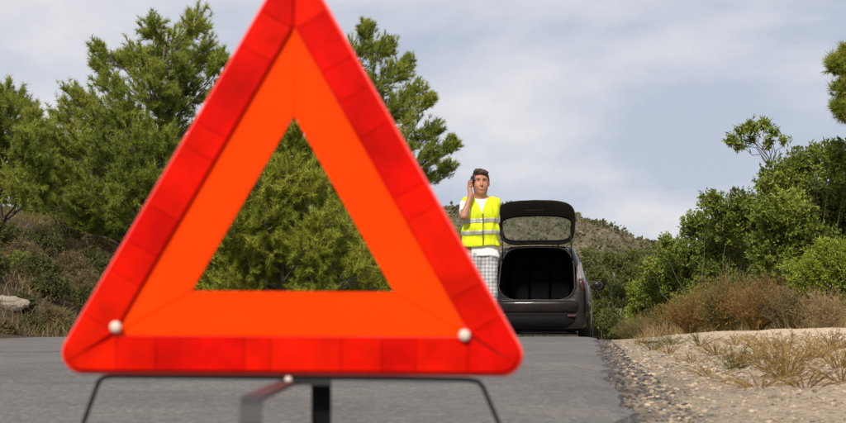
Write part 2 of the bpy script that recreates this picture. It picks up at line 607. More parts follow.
def pine(name, label, base, lobes, trunk_top, needles='pine', dens=1.0, group=None, needle=(.13, .0125), trunk_r=.13, trunk_mat='bark'):
    """lobes: (centre, radius) in world metres; needle tufts sit on twigs that spring from real limbs"""
    base = np.asarray(base, float)
    root = empty(name, base)
    tag(root, label, 'tree', group)
    top = np.asarray(trunk_top, float) - base
    tr = MB()
    n = 9
    t = np.linspace(0, 1, n)[:, None]
    path = top * t + np.stack([.10 * np.sin(t[:, 0] * 5 + base[0]), .08 * np.sin(t[:, 0] * 4 + 1), 0 * t[:, 0]], -1) * (t * (1 - t) * 4)
    path[0, 2] -= .3
    tr.tube(path, np.linspace(trunk_r, trunk_r * .18, n), 9)
    cr = MB()
    dead = MB()
    for c, r in lobes:
        c = np.asarray(c, float) - base
        # limb from the trunk, rising to the lobe
        h = min(max(c[2] - .55 * np.linalg.norm(c[:2] - np.interp(c[2] / max(top[2], .1), [0, 1], [0, 1]) * top[:2]) - .15, .1 * top[2]), .97 * top[2])
        f = h / top[2]
        k = f * (n - 1)
        i0 = min(int(k), n - 2)
        a = path[i0] + (path[i0 + 1] - path[i0]) * (k - i0)
        lp = curve_pts(a, c + np.array([0, 0, r * .3]), -.06 * np.linalg.norm(c - a), 6, .04)
        tr.tube(lp, np.linspace(max(.018, trunk_r * .35 * (1 - f) + .015), .008, 6), 5, cap=False)
        nt_ = int((30 + 150 * r * r) * dens)
        d = rand_dirs(nt_)
        d[:, 2] = d[:, 2] * .85 + .22
        d = unit(d)
        rr = r * (.45 + .62 * rng.random(nt_) ** .7 + .42 * rng.random(nt_) ** 5 * np.clip(d[:, 2] + .5, 0, 1.2))
        rr *= 1 + .22 * vnoise(d + c, 3.0, r * 10)
        tip = c + d * rr[:, None]
        tip[:, 2] += r * .55 * rng.random(nt_) ** 3 * np.clip(d[:, 2] + .3, 0, 1)
        st = lp[rng.integers(2, 6, nt_)] * .6 + c * .4 + rng.normal(size=(nt_, 3)) * r * .12
        for q in range(0, nt_, 2):
            tr.tube(np.stack([st[q], (st[q] + tip[q]) / 2 - [0, 0, .05 * r], tip[q]]), [.007, .005, .003], 3, cap=False)
        # tufts on the outer part of each twig
        ntu = 6
        tt = (.5 + .55 * rng.random((nt_, ntu)))[..., None]
        tp = st[:, None] + (tip - st)[:, None] * tt
        td = unit(tip - st)[:, None] + np.array([0, 0, .55]) + .45 * rng.normal(size=(nt_, ntu, 3))
        tp, td = tp.reshape(-1, 3), unit(td.reshape(-1, 3))
        K = 18
        P = np.repeat(tp, K, 0)
        D0 = np.repeat(td, K, 0)
        P = P + D0 * (rng.random((len(P), 1)) - .5) * .13
        D = D0 + .55 * rng.normal(size=D0.shape)
        blades(cr, P, D, needle[0] * (.7 + .6 * rng.random(len(P))), needle[1] * (.7 + .6 * rng.random(len(P))), tri=True)
    tr.build('trunk', M[trunk_mat], root, smooth=True)
    cr.build('crown', M[needles], root)
    return root


def px_lobes(L, Y, spread=1.0, seed=1):
    """lobe list in photo units around distance Y -> world, spread in depth"""
    rs = np.random.default_rng(seed)
    out = []
    for l in L:
        px, py, r = l[:3]
        dy = l[3] if len(l) > 3 else rs.uniform(-1, 1) * spread
        out.append((at(px, py, Y + dy), r / FP * Y))
    return out


def shrub(name, label, base, lobes, leaf='mastic', lsize=(.07, .034), sprigs=900, per=11, group=None, cat='shrub', stems=True, core=.35, hub=None):
    """woody stems fan out from the base, leafy sprigs fill the lobes"""
    base = np.asarray(base, float)
    root = empty(name, base)
    tag(root, label, cat, group)
    st = MB()
    lf = MB()
    tot = sum(r * r for _, r in lobes)
    for c, r in lobes:
        c = np.asarray(c, float) - base
        if stems:
            b0 = np.array([c[0] * .25, c[1] * .25, -.08]) + np.append(rng.normal(size=2) * .06, 0)
            if hub is not None:
                b0 = np.asarray(hub, float) - base
            lp = curve_pts(b0, c, .12 * np.linalg.norm(c[:2] - b0[:2]), 6, .04 * np.linalg.norm(c - b0))
            st.tube(lp, np.linspace(.012, .005, 6) if hub is None else np.linspace(.009, .004, 6), 5, cap=False)
        n = max(12, int(sprigs * r * r / tot))
        d = rand_dirs(n)
        d[:, 2] = d[:, 2] * .9 + .15
        d = unit(d)
        rr = r * (core + (1.04 - core) * rng.random(n) ** .5)
        rr *= 1 + .2 * vnoise(d * 1.0 + c, 2.6, r * 7) + .1 * vnoise(d + c, 7, 1)
        tip = c + d * rr[:, None]
        sd = unit(d + [0, 0, .5] + .5 * rng.normal(size=(n, 3)))
        sl = .10 + .12 * rng.random(n)
        if stems:
            for q in range(0, n, 4):
                st.tube(np.stack([c + (tip[q] - c) * .35, tip[q] - sd[q] * sl[q], tip[q]]), [.006, .004, .002], 3, cap=False)
        u = rng.random((n, per))
        P = tip[:, None] - sd[:, None] * (sl[:, None] * u)[..., None]
        D = sd[:, None] * .55 + .8 * rng.normal(size=(n, per, 3))
        P, D = P.reshape(-1, 3), D.reshape(-1, 3)
        blades(lf, P, D, lsize[0] * (.65 + .7 * rng.random(len(P))), lsize[1] * (.65 + .7 * rng.random(len(P))), .12)
    if hub is not None:
        hb = np.asarray(hub, float) - base
        st.tube(curve_pts(np.array([0, 0, -.1]), hb, .0, 7, .03), np.linspace(.024, .010, 7), 6, cap=False)
    if stems:
        st.build('stem', M['twig'], root, smooth=True)
    lf.build('foliage', M[leaf], root)
    return root


def tuft_plant(name, label, base, n, height, spread, mat, width=.006, seeds=True, group=None, cat='plant', curve=.5, side=5):
    """dry weed: arching stems with side twigs and seed heads"""
    root = empty(name, base)
    tag(root, label, cat, group)
    st = MB()
    hd = MB()
    for i in range(n):
        a = rng.uniform(0, 2 * np.pi)
        rad = spread * rng.random() ** .6
        h = height * rng.uniform(.45, 1.0) * (1 - .35 * (rad / spread) ** 2)
        b = np.array([.12 * rad * math.cos(a), .12 * rad * math.sin(a), -.02])
        tip = np.array([rad * math.cos(a), rad * math.sin(a), h])
        t = np.linspace(0, 1, 6)[:, None]
        p = b + (tip - b) * np.concatenate([t ** (1 + curve), t ** (1 + curve), t ** .8], 1)
        p[1:] += rng.normal(size=(5, 3)) * height * .012
        st.tube(p, np.linspace(width * .5, width * .2, 6), 3, cap=False)
        for k in range(side):
            u = rng.uniform(.3, .95) * 5
            i0 = min(int(u), 4)
            q = p[i0] + (p[i0 + 1] - p[i0]) * (u - i0)
            dd = unit(unit(p[i0 + 1] - p[i0]) + .75 * rng.normal(size=3))
            ln = height * rng.uniform(.10, .24)
            e = q + dd * ln
            st.tube(np.stack([q, (q + e) / 2 + rng.normal(size=3) * ln * .08, e]), [width * .3, width * .25, width * .15], 3, cap=False)
            if seeds:
                m_ = 4
                P = q + (e - q) * rng.uniform(.3, 1.05, (m_, 1))
                blades(hd, P, dd + .7 * rng.normal(size=(m_, 3)), height * .05, height * .018, .1)
    st.build('stem', M[mat], root)
    if seeds:
        tag(hd.build('seed_head', M[mat], root), kind='stuff')
    return root


def grass(name, P, h, mat, label=None, cat=None, parent=None, lean=.45, width=.006):
    n = len(P)
    g = MB()
    D = unit(np.concatenate([lean * rng.normal(size=(n, 2)), np.ones((n, 1))], 1))
    U = unit(np.cross(D, rand_dirs(n)))
    H = (h * (.5 + .8 * rng.random(n)))[:, None]
    w = width
    drop = np.concatenate([lean * .6 * rng.normal(size=(n, 2)), -.12 * np.ones((n, 1))], 1) * H
    V = np.stack([P - U * w / 2, P + U * w / 2, P + D * H * .55 + U * w * .35, P + D * H * .55 - U * w * .35, P + D * H + drop], 1).reshape(-1, 3)
    i = np.arange(n)[:, None] * 5
    g.add(V, i + [[0, 1, 2, 3]])
    g.f3.append((i + [[3, 2, 4]]).astype(np.int32))
    o = g.build(name, M[mat], parent)
    return tag(o, label, cat, kind='stuff')


def on_ground(px, Y, sink=.0):
    x = (px - PW / 2) / FP * Y
    return np.array([x, Y, float(ground_z(x, Y)) - sink])


# ---- pines on the left bank
A_ = [(155, 30, 15), (196, 24, 16), (172, 52, 22), (204, 55, 20), (222, 66, 14), (136, 62, 18), (97, 50, 7, 0), (99, 66, 10, 0), (108, 90, 18), (150, 92, 26), (190, 95, 26), (222, 100, 18),
      (70, 98, 14), (62, 118, 15), (90, 122, 21), (130, 130, 28), (170, 135, 28), (207, 140, 22), (74, 152, 22), (110, 165, 28), (150, 170, 28), (182, 190, 26), (92, 195, 24), (130, 208, 24), (58, 178, 16), (240, 90, 14), (232, 125, 18), (120, 62, 12), (180, 75, 20), (150, 62, 18), (118, 112, 20), (85, 100, 10), (170, 112, 22), (50, 140, 14), (45, 200, 18), (160, 222, 22), (110, 225, 18), (200, 165, 24), (215, 205, 22), (140, 150, 22), (75, 172, 20), (135, 150, 20, -1.8), (160, 188, 22, -1.8), (125, 190, 22, -1.8), (165, 145, 20, -1.8), (110, 218, 20, -1.5), (84, 216, 18, -1.0), (188, 165, 20, -1.6), (100, 150, 18, -1.5)]
pine('pine_tree', 'tall bushy green pine left of the warning triangle on the bank', on_ground(150, 31), px_lobes(A_, 31, 1.5, 3), at(165, 45, 31), 'pine', .9, 'pines on the left bank', trunk_r=.16)
B_ = [(4, 96, 14), (22, 104, 13), (37, 122, 13), (10, 126, 20), (30, 146, 20), (6, 156, 24), (40, 166, 17), (20, 186, 20), (-25, 108, 24), (-30, 150, 26), (-14, 88, 14), (-50, 130, 26), (-60, 170, 26), (-20, 190, 24), (44, 190, 14)]
pine('pine_tree', 'green pine cut off by the left edge of the photo', on_ground(0, 27), px_lobes(B_, 27, 1.2, 5), at(0, 105, 27), 'pine', 1.0, 'pines on the left bank', trunk_r=.13)
C_ = [(366, 30, 11), (372, 52, 15), (389, 48, 10), (398, 72, 14), (408, 62, 8), (376, 86, 20), (417, 92, 11), (405, 108, 17), (430, 100, 6), (385, 118, 22), (414, 132, 16), (436, 130, 9), (433, 153, 13), (452, 146, 9), (448, 168, 10), (425, 175, 11), (400, 155, 18),
      (352, 60, 18), (352, 95, 22), (330, 80, 22), (308, 55, 20), (300, 95, 24), (270, 60, 20), (262, 95, 22), (372, 150, 24), (345, 135, 26), (410, 185, 14), (380, 190, 24), (290, 30, 14), (330, 50, 16)]
pine('pine_tree', 'tall pine with open feathery branches reaching towards the man', on_ground(352, 37), px_lobes(C_, 37, 1.5, 8), at(345, 42, 37), 'pine', .95, 'pines on the left bank', trunk_r=.16)
D_ = [(292, 122, 20), (270, 150, 24), (312, 152, 24), (250, 185, 26), (290, 182, 28), (332, 188, 26), (226, 222, 26), (266, 222, 28), (308, 222, 28), (350, 226, 26), (206, 262, 26), (244, 264, 28), (286, 264, 28), (328, 264, 28), (368, 266, 24), (390, 250, 18), (200, 292, 22), (240, 300, 24), (290, 300, 24), (340, 300, 22), (190, 240, 18), (372, 232, 16), (262, 118, 14), (318, 118, 14), (290, 150, 22), (270, 185, 24), (310, 188, 24), (245, 225, 24), (288, 225, 26), (330, 228, 24), (222, 255, 22), (264, 250, 24), (308, 250, 24), (350, 255, 22), (180, 280, 20), (395, 280, 20), (265, 285, 22), (312, 285, 22), (360, 292, 20), (220, 285, 20)]
pine('pine_tree', 'dense yellow-green young pine seen through the opening of the triangle', on_ground(284, 29), px_lobes(D_, 29, 1.1, 11), at(290, 135, 29), 'pine_light', .85, 'pines on the left bank', trunk_r=.11, trunk_mat='twig')
# more wood behind, filling the gaps low down
E_ = [(80, 150, 30), (30, 160, 30), (120, 140, 34), (180, 150, 34), (230, 150, 34), (150, 200, 34), (60, 210, 34), (210, 205, 34), (240, 240, 30), (100, 230, 30), (170, 245, 30)]
pine('pine_tree', 'darker pine crown standing behind the bushy pine on the bank', on_ground(140, 39), px_lobes(E_, 39, 1.5, 13), at(140, 120, 39), 'pine', .5, 'pines on the left bank', trunk_r=.16)
W1 = [(20, 190, 40), (70, 180, 42), (120, 190, 42), (170, 190, 42), (215, 190, 42), (40, 240, 42), (100, 240, 42), (160, 245, 42), (210, 245, 42)]
pine('pine_tree', 'low dark pine filling the gap behind the left bank scrub', on_ground(110, 46), px_lobes(W1, 46, 2, 41), at(120, 160, 46), 'pine', .34, 'pines on the left bank', (.24, .036), .15)
W2 = [(250, 190, 42), (300, 170, 42), (350, 180, 42), (395, 205, 34), (250, 245, 42), (300, 235, 42), (350, 240, 42), (400, 250, 40), (430, 270, 34), (270, 290, 40), (330, 295, 40), (390, 300, 40), (445, 240, 18)]
pine('pine_tree', 'dark pine behind the yellow-green one inside the triangle opening', on_ground(330, 48), px_lobes(W2, 48, 2, 43), at(320, 160, 48), 'pine', .34, 'pines on the left bank', (.24, .036), .15)
# pine outside the frame on the right whose bough reaches in
Rb = [(838, 66, 9, 0), (846, 90, 11, 0), (852, 55, 12, 0), (860, 80, 16), (841, 112, 8, 0), (870, 110, 20), (890, 80, 24), (900, 40, 24), (920, 110, 26), (880, 10, 20), (930, 60, 28), (920, 0, 24), (960, 90, 28), (940, 150, 28), (960, 30, 26)]
pine('pine_tree', 'pine bough poking into the sky at the right edge of the photo', on_ground(925, 17), px_lobes(Rb, 17, .8, 17), at(925, -10, 17), 'pine', 1.7, trunk_r=.13, needle=(.10, .009))

# ---- shrubs on the right of the road
E1 = [(655, 286, 20), (678, 258, 24), (698, 228, 20), (712, 202, 14), (720, 250, 30), (690, 290, 26), (650, 266, 11), (742, 208, 22), (750, 240, 30), (735, 290, 30), (668, 240, 10), (765, 290, 26), (660, 312, 18), (690, 312, 22), (725, 312, 22), (700, 265, 24), (730, 225, 22), (760, 220, 20), (755, 265, 24), (705, 305, 24), (745, 315, 24), (672, 285, 20), (715, 282, 24)]
shrub('mastic_shrub', 'large dark green shrub rising to the right of the car mirror', on_ground(705, 21), px_lobes(E1, 21, .9, 21), 'mastic', (.058, .028), sprigs=6600, group='shrubs along the right verge')
E2 = [(780, 180, 22), (802, 166, 19), (832, 162, 21), (786, 215, 28), (822, 206, 28), (848, 190, 24), (776, 250, 28), (812, 250, 30), (842, 245, 30), (872, 176, 28), (885, 220, 36), (880, 265, 36), (765, 185, 10), (815, 150, 9), (838, 146, 10), (795, 235, 24), (760, 300, 24), (795, 290, 24), (800, 190, 20), (830, 228, 24), (770, 212, 18)]
shrub('mastic_shrub', 'tallest dark green shrub filling the right edge under the pine bough', on_ground(825, 18.5), px_lobes(E2, 18.5, .9, 23), 'mastic', (.058, .028), sprigs=7200, group='shrubs along the right verge')
E3 = [(816, 272, 22), (842, 262, 25), (800, 284, 14), (865, 272, 30), (826, 248, 12), (850, 290, 22), (790, 268, 9)]
shrub('broom_shrub', 'bright yellow-green shrub in front of the dark bush at right edge', on_ground(840, 16.2), px_lobes(E3, 16.2, .5, 25), 'lime_leaf', (.05, .014), 2600, 13, 'shrubs along the right verge')
E4 = [(731, 139, 6, 0), (741, 131, 6, .2), (752, 126, 7, -.1), (764, 123, 6, .1), (773, 131, 5, -.2), (740, 146, 4, .1), (768, 142, 4, 0), (783, 140, 4, .2), (752, 138, 4, .2)]
shrub('sapling', 'thin sapling with flat leaf tufts sticking out above the shrubs', on_ground(782, 19.5), px_lobes(E4, 19.5, .1, 27), 'mastic', (.085, .026), 150, 9, cat='sapling', hub=at(772, 168, 19.5))
E5 = [(640, 292, 13), (648, 306, 14), (634, 312, 10), (655, 275, 9), (662, 305, 14), (640, 328, 14), (658, 326, 16), (676, 322, 16)]
shrub('green_shrub', 'fresh green rounded shrub just left of the rust coloured scrub', on_ground(648, 24), px_lobes(E5, 24, .5, 29), 'lime_leaf', (.05, .024), 1700, 11, 'shrubs along the right verge')
E6 = [(606, 290, 18), (614, 262, 12), (600, 314, 16), (624, 300, 16), (596, 275, 10), (630, 275, 12), (612, 322, 14), (632, 256, 8), (602, 332, 14), (622, 332, 16)]
shrub('olive_shrub', 'dull green shrub just right of the parked car', on_ground(612, 33), px_lobes(E6, 33, .9, 31), 'scrub_leaf', (.075, .03), 2600, 11, 'shrubs along the right verge')
E7 = [(560, 280, 26), (530, 290, 26), (500, 285, 26), (590, 262, 16), (575, 320, 22), (535, 322, 22), (500, 322, 20), (470, 300, 24), (640, 270, 22), (660, 262, 20)]
shrub('roadside_thicket', 'dark thicket across the bend behind the parked car', on_ground(560, 56), px_lobes(E7, 56, 1.5, 33), 'scrub_leaf', (.14, .06), 2600, 10, cat='thicket')

# rust coloured dry scrub at the foot of the shrubs
for px, Y, h, n, mt, lab in ((690, 17.2, .62, 150, 'dry_leaf', 'low rust-brown dry bush second from the left of the brown scrub'), (722, 16.4, .80, 200, 'dry_ochre', 'tallest ochre dry bush in the middle of the brown scrub'),
                             (757, 15.6, .70, 200, 'dry_leaf', 'reddish dry bush beside the straw grass'), (790, 15.2, .60, 150, 'dry_brown', 'brown dry bush at the foot of the yellow-green shrub'), (668, 18.6, .55, 120, 'dry_ochre', 'small ochre dry bush at the left end of the brown scrub'),
                             (738, 17.6, .95, 150, 'olive_weed', 'olive-tinged dry bush behind the middle of the brown scrub'), (705, 18.4, .85, 130, 'olive_weed', 'olive dry bush in front of the large dark shrub'), (775, 16.8, .85, 140, 'dry_ochre', 'ochre dry bush behind the reddish one'),
                             (825, 14.6, .50, 110, 'straw', 'pale straw tussock at the right edge of the sandy verge'), (648, 20.5, .50, 110, 'dry_brown', 'low brown bush under the fresh green rounded shrub'), (632, 22.5, .5, 110, 'olive_weed', 'low olive tussock nearest the car on the right verge')):
    tuft_plant('dry_bush', lab, on_ground(px, Y), n, h, .46, mt, .007, True, 'dry bushes on the right verge', 'bush', .3, 5)

# ---- scrub on the left bank
LB = [(18, 214, 22.5, 13, 'mastic', 'dark green bush at the left edge below the pine'),
      (48, 282, 20.5, 18, 'olive_leaf', 'rounded olive bush low on the left bank'),
      (85, 300, 21.5, 16, 'olive_leaf', 'olive bush tucked beside the left corner of the triangle'),
      (20, 326, 18.6, 11, 'olive_leaf', 'small low bush below the pale boulder'),
      (58, 322, 19.0, 11, 'dry_brown', 'brown twiggy bush at the road edge on the left'),
      (108, 268, 24, 18, 'olive_leaf', 'dusky bush halfway up the bank behind the triangle edge'),
      (70, 248, 25, 17, 'dry_brown', 'dead brown bush halfway up the left bank'),
      (20, 258, 23.5, 18, 'dry_brown', 'dead brown bush at the left edge below the dark green bush'),
      (112, 232, 27, 18, 'dry_brown', 'dry brown thicket under the tall bushy pine'),
      (62, 218, 27.5, 18, 'dry_brown', 'dry twig tangle at the foot of the cut-off pine'),
      (150, 250, 27, 20, 'olive_leaf', 'bush hidden mostly behind the left bar of the triangle'),
      (-12, 290, 20, 18, 'olive_leaf', 'olive bush cut by the left edge of the photo'),
      (36, 300, 22, 20, 'olive_leaf', 'large olive bush up the bank above the pale boulder'),
      (40, 225, 26, 22, 'olive_leaf', 'wide olive bush just below the cut-off pine'),
      (90, 240, 26, 22, 'olive_leaf', 'wide olive bush under the left edge of the bushy pine'),
      (0, 235, 24.5, 22, 'olive_leaf', 'olive bush touching the left photo edge high on the bank'),
      (85, 270, 23, 17, 'dry_brown', 'greyish dead bush in the middle of the left bank'),
      (32, 315, 17.6, 10, 'olive_leaf', 'low olive bush right of the pale boulder near the road'),
      (72, 318, 17.9, 10, 'olive_leaf', 'low olive bush at the road edge left of the triangle corner'),
      (50, 305, 18.6, 12, 'dry_brown', 'low brown bush between the two low olive bushes'),
      (2, 330, 16.6, 8, 'dry_brown', 'small brown tussock at the road edge in the left corner'),
      (60, 205, 31, 22, 'olive_leaf', 'olive bush on the crest of the bank left of the bushy pine'),
      (100, 210, 32, 22, 'dry_brown', 'brown bush on the crest of the bank under the bushy pine'),
      (125, 240, 29, 20, 'olive_leaf', 'olive bush below the crest beside the bar of the triangle'),
      (130, 285, 22.5, 18, 'olive_leaf', 'bush peeping out behind the lower left bar of the triangle')]
for px, py, Y, r, leaf, lab in LB:
    b = on_ground(px, Y)
    c = at(px, py, Y)
    r_ = r / FP * Y
    zc = b[2] + r_ * .75
    lobes = [(np.array([b[0] + dx * r_, Y + dyy * r_, zc + dz * r_]), r_ * s) for dx, dyy, dz, s in ((0, 0, .15, .8), (-.75, .1, -.15, .62), (.75, -.1, -.12, .62), (.1, -.5, -.2, .6), (.3, .4, .2, .55))]
    shrub('bank_bush', lab, b, lobes, leaf, (.062, .022) if leaf != 'dry_brown' else (.11, .010), 480, 10, 'scrub on the left bank', 'bush', True, .25)

# litter and dry grass on the bank
n = 30000
Yb = 16 + 26 * rng.random(n)
lb = .25 + 13 * rng.random(n) ** 1.2
xb = cx(Yb) - HALF - lb
P = np.stack([xb, Yb, ground_z(xb, Yb) - .01], -1)
keep = vnoise(P, 1.1, 6) > -.5
grass('bank_grass', P[keep], .32, 'dry_brown', 'sparse brown dry grass and litter covering the left bank', 'grass', width=.012)
# straw grass on the right
n = 16000
Yb = 11.5 + 9 * rng.random(n)
lb = .7 + 5.5 * rng.random(n)
xb = cx(Yb) + HALF + lb
P = np.stack([xb, Yb, ground_z(xb, Yb) - .01], -1)
keep = (vnoise(P, 1.3, 2) + .33 * (lb - 2.6) + .22 * (Yb - 14.5)) > .25
grass('straw_grass', P[keep], .34, 'straw', 'pale straw grass between the sandy verge and the shrubs', 'grass', width=.007)

# dry weeds in the gravel
for px, Y, h, sp, n, mt, lab in ((787, 4.6, .19, .24, 64, 'weed', 'largest tan dry weed in the gravel at lower right'), (840, 4.9, .13, .17, 40, 'weed', 'dry weed at the right edge beside the largest one'), (735, 5.6, .14, .15, 48, 'olive_weed', 'olive dry weed left of the largest weed'),
                                 (716, 7.4, .12, .17, 34, 'weed', 'straw-coloured low weed in the middle of the gravel'), (652, 9.6, .15, .17, 34, 'olive_weed', 'small greenish weed near the road edge'), (668, 8.2, .09, .15, 24, 'weed', 'flat dry weed by the road edge'),
                                 (760, 4.05, .06, .24, 34, 'weed', 'sprawling flat weed stems across the gravel'), (735, 9.4, .11, .18, 28, 'weed', 'thin weed at the edge of the pale sand'), (692, 6.6, .08, .15, 24, 'weed', 'tiny tan weed among the grey stones'),
                                 (755, 6.4, .10, .18, 34, 'weed', 'brownish weed between the olive weed and the pale sand'), (812, 6.0, .13, .2, 40, 'weed', 'tan weed behind the largest one'), (700, 9.8, .12, .2, 34, 'olive_weed', 'low olive weed behind the straw-coloured one'),
                                 (672, 10.8, .13, .2, 34, 'olive_weed', 'olive weed beside the flat pale stone'), (640, 11.5, .12, .14, 26, 'weed', 'dry weed growing right at the road edge'), (712, 5.1, .06, .16, 22, 'weed', 'flattened weed left of the olive weed'),
                                 (805, 3.9, .06, .24, 22, 'dry_leaf', 'orange-brown flattened weed at the bottom right'), (842, 4.2, .09, .2, 20, 'dry_leaf', 'rusty weed cut by the right edge near the bottom'), (768, 5.1, .08, .2, 18, 'dry_leaf', 'rust-tinged weed left behind the largest one'),
                                 (772, 7.6, .12, .25, 40, 'weed', 'wide tan weed on the pale sand'), (832, 7.2, .14, .25, 40, 'dry_leaf', 'orange-tan weed on the sand by the right edge')):
    tuft_plant('dry_weed', lab, on_ground(px, Y), n, h, sp, mt, .0042, True, 'dry weeds in the gravel verge', 'weed', .35, 5)


# ---- stones
def stone_mesh(name, seed, mat, sub=1):
    import bmesh
    bm = bmesh.new()
    bmesh.ops.create_icosphere(bm, subdivisions=sub, radius=1)
    rs = np.random.default_rng(seed)
    sc = rs.uniform(.65, 1.15, 3) * [1, 1, .62]
    for v in bm.verts:
        d = np.array(v.co)
        k = 1 + .22 * float(vnoise(d, 2.2, seed)) + rs.uniform(-.08, .08)
        v.co = Vector(d * sc * k)
    me = bpy.data.meshes.new(name)
    bm.to_mesh(me)
    bm.free()
    me.materials.append(mat)
    return me


M['hill_rock'] = mat_plain('tan_hill_rock', (.19, .16, .122), .9, vary=.3, scale=.5)  # tone drawn toward the hillside as part of its painted haze
M['stone_a'] = mat_plain('grey_gravel', (.25, .235, .22), .9, vary=.35, scale=3, bump=.4, bscale=12)
M['stone_b'] = mat_plain('tan_gravel', (.44, .36, .27), .9, vary=.3, scale=3, bump=.4, bscale=12)
M['stone_c'] = mat_plain('tarry_gravel', (.07, .064, .06), .9, vary=.3, scale=3, bump=.4, bscale=12)
SM = [stone_mesh('stone', s, M[('stone_a', 'stone_b', 'stone_a', 'stone_b', 'stone_c')[s % 5]]) for s in range(10)]


def scatter_pebbles(name, n, ylo, yhi, llo, lhi, slo, shi, mat, parent):
    u = rng.random(n)
    Y = ylo * (yhi / ylo) ** u
    lat = llo + (lhi - llo) * rng.random(n) ** 1.2
    x = cx(Y) + HALF + lat
    z = ground_z(x, Y)
    s = (slo + (shi - slo) * rng.random(n) ** 3) * np.clip(Y / 4.0, .7, 1.5)
    base = np.array([v.co for v in SM[0].vertices])
    faces = np.array([list(p.vertices) for p in SM[0].polygons])
    g = MB()
    V = base[None] * (1 + .25 * rng.normal(size=(n, len(base), 1)) * .6) * (s[:, None, None] * rng.uniform(.7, 1.2, (n, 1, 3)))
    a = rng.uniform(0, 6.28, n)
    ca, sa = np.cos(a)[:, None], np.sin(a)[:, None]
    V = np.stack([V[..., 0] * ca - V[..., 1] * sa, V[..., 0] * sa + V[..., 1] * ca, V[..., 2]], -1)
    V += np.stack([x, Y, z + s * .15], -1)[:, None]
    F = (faces[None] + (np.arange(n) * len(base))[:, None, None]).reshape(-1, 3)
    g.add(V.reshape(-1, 3), F)
    o = g.build(name, mat, parent)
    tag(o, kind='stuff')
    return o


def mat_pebbles(name, stops):
    m, n, l, out = nt(name)
    g = n.new('ShaderNodeNewGeometry')
    rp = ramp(n, stops)
    b = n.new('ShaderNodeBsdfPrincipled')
    b.inputs['Roughness'].default_value = .9
    b.inputs['Specular IOR Level'].default_value = .2
    l.new(g.outputs['Random Per Island'], rp.inputs['Fac'])
    l.new(rp.outputs[0], b.inputs['Base Color'])
    l.new(b.outputs[0], out.inputs[0])
    return m


M['peb_mix'] = mat_pebbles('mixed_gravel', [(0, (.13, .105, .082)), (.35, (.25, .20, .148)), (.7, (.37, .29, .205)), (1, (.48, .39, .29))])
M['peb_sand'] = mat_pebbles('sandy_gravel', [(0, (.30, .23, .16)), (.5, (.46, .36, .25)), (1, (.62, .52, .40))])
M['peb_dark'] = mat_pebbles('crumbled_asphalt', [(0, (.035, .032, .03)), (.7, (.09, .082, .078)), (1, (.20, .18, .17))])
scatter_pebbles('gravel', 5200, 1.9, 14, .08, 2.2, .003, .013, M['peb_mix'], ground)
scatter_pebbles('coarse_gravel', 2000, 1.9, 7, .05, 1.1, .003, .014, M['peb_mix'], ground)
scatter_pebbles('sandy_gravel', 3600, 3.0, 16, .8, 4.6, .003, .011, M['peb_sand'], ground)
scatter_pebbles('asphalt_crumbs', 4200, 1.9, 16, -.06, .16, .003, .012, M['peb_dark'], ground)
for i in range(60):
    u = rng.random()
    Y = 2.3 * (12 / 2.3) ** u
    lat = .15 + 2.2 * rng.random() ** 1.1
    x = float(cx(Y)) + HALF + lat
    s = rng.uniform(.009, .017) * min(Y / 2.8, 1.6)
    o = link('stone', SM[i % 10], None, ground)
    o.location = (x, Y, float(ground_z(x, Y)) + s * .2)
    o.scale = (s, s, s)
    o.rotation_euler = (0, 0, rng.uniform(0, 6.28))
bm_rock = stone_mesh('boulder', 31, M['rock'], 3)
for px, Y, s, lab in ((10, 18.3, .26, 'pale tan boulder lying low on the left bank'), (-16, 18.6, .24, 'pale boulder at the very left edge of the bank')):
    p = on_ground(px, Y)
    o = link('boulder', bm_rock)
    o.location = (p[0], p[1], p[2] + s * .25)
    o.scale = (s, s * .8, s * .8)
    o.rotation_euler = (0, 0, px)
    tag(o, lab, 'boulder', 'boulders on the left bank')
o = link('stone', stone_mesh('roadside_stone', 12, M['rock'], 2))
p = on_ground(648, 12.6)
o.location = (p[0], p[1], p[2] + .03)
o.scale = (.14, .1, .07)
tag(o, 'flat pale stone beside the road edge right of the car', 'stone')

# scrub and rocks on the far hill
g = MB()
n = 4200
x = rng.uniform(-5, 48, n)
y = rng.uniform(95, 150, n)
z = hill_z(x, y)
s = .15 + .6 * rng.random(n) ** 2.5
for k in range(10):
    d = rand_dirs(n)
    d[:, 2] = np.abs(d[:, 2])
    blades(g, np.stack([x, y, z], -1) + d * s[:, None] * [1, 1, .7] * (rng.random((n, 1)) ** .4), d + .6 * rng.normal(size=(n, 3)), s * .7, s * .52, .1)
tag(g.build('hill_scrub', M['far_leaf']), 'dark low scrub dotted over the far hillside', 'scrub', kind='stuff')
g = MB()
n = 380
x = rng.uniform(-5, 45, n)
y = rng.uniform(100, 142, n)
base_v = np.array([v.co for v in SM[3].vertices])
base_f = np.array([list(p.vertices) for p in SM[3].polygons])
s = .15 + .5 * rng.random(n) ** 3
V = base_v[None] * s[:, None, None] * rng.uniform(.6, 1.4, (n, 1, 3)) + np.stack([x, y, hill_z(x, y)], -1)[:, None]
g.add(V.reshape(-1, 3), (base_f[None] + (np.arange(n) * len(base_v))[:, None, None]).reshape(-1, 3))
tag(g.build('hill_rocks', M['hill_rock']), 'pale rocks showing between the scrub of the far hill', 'rocks', kind='stuff')


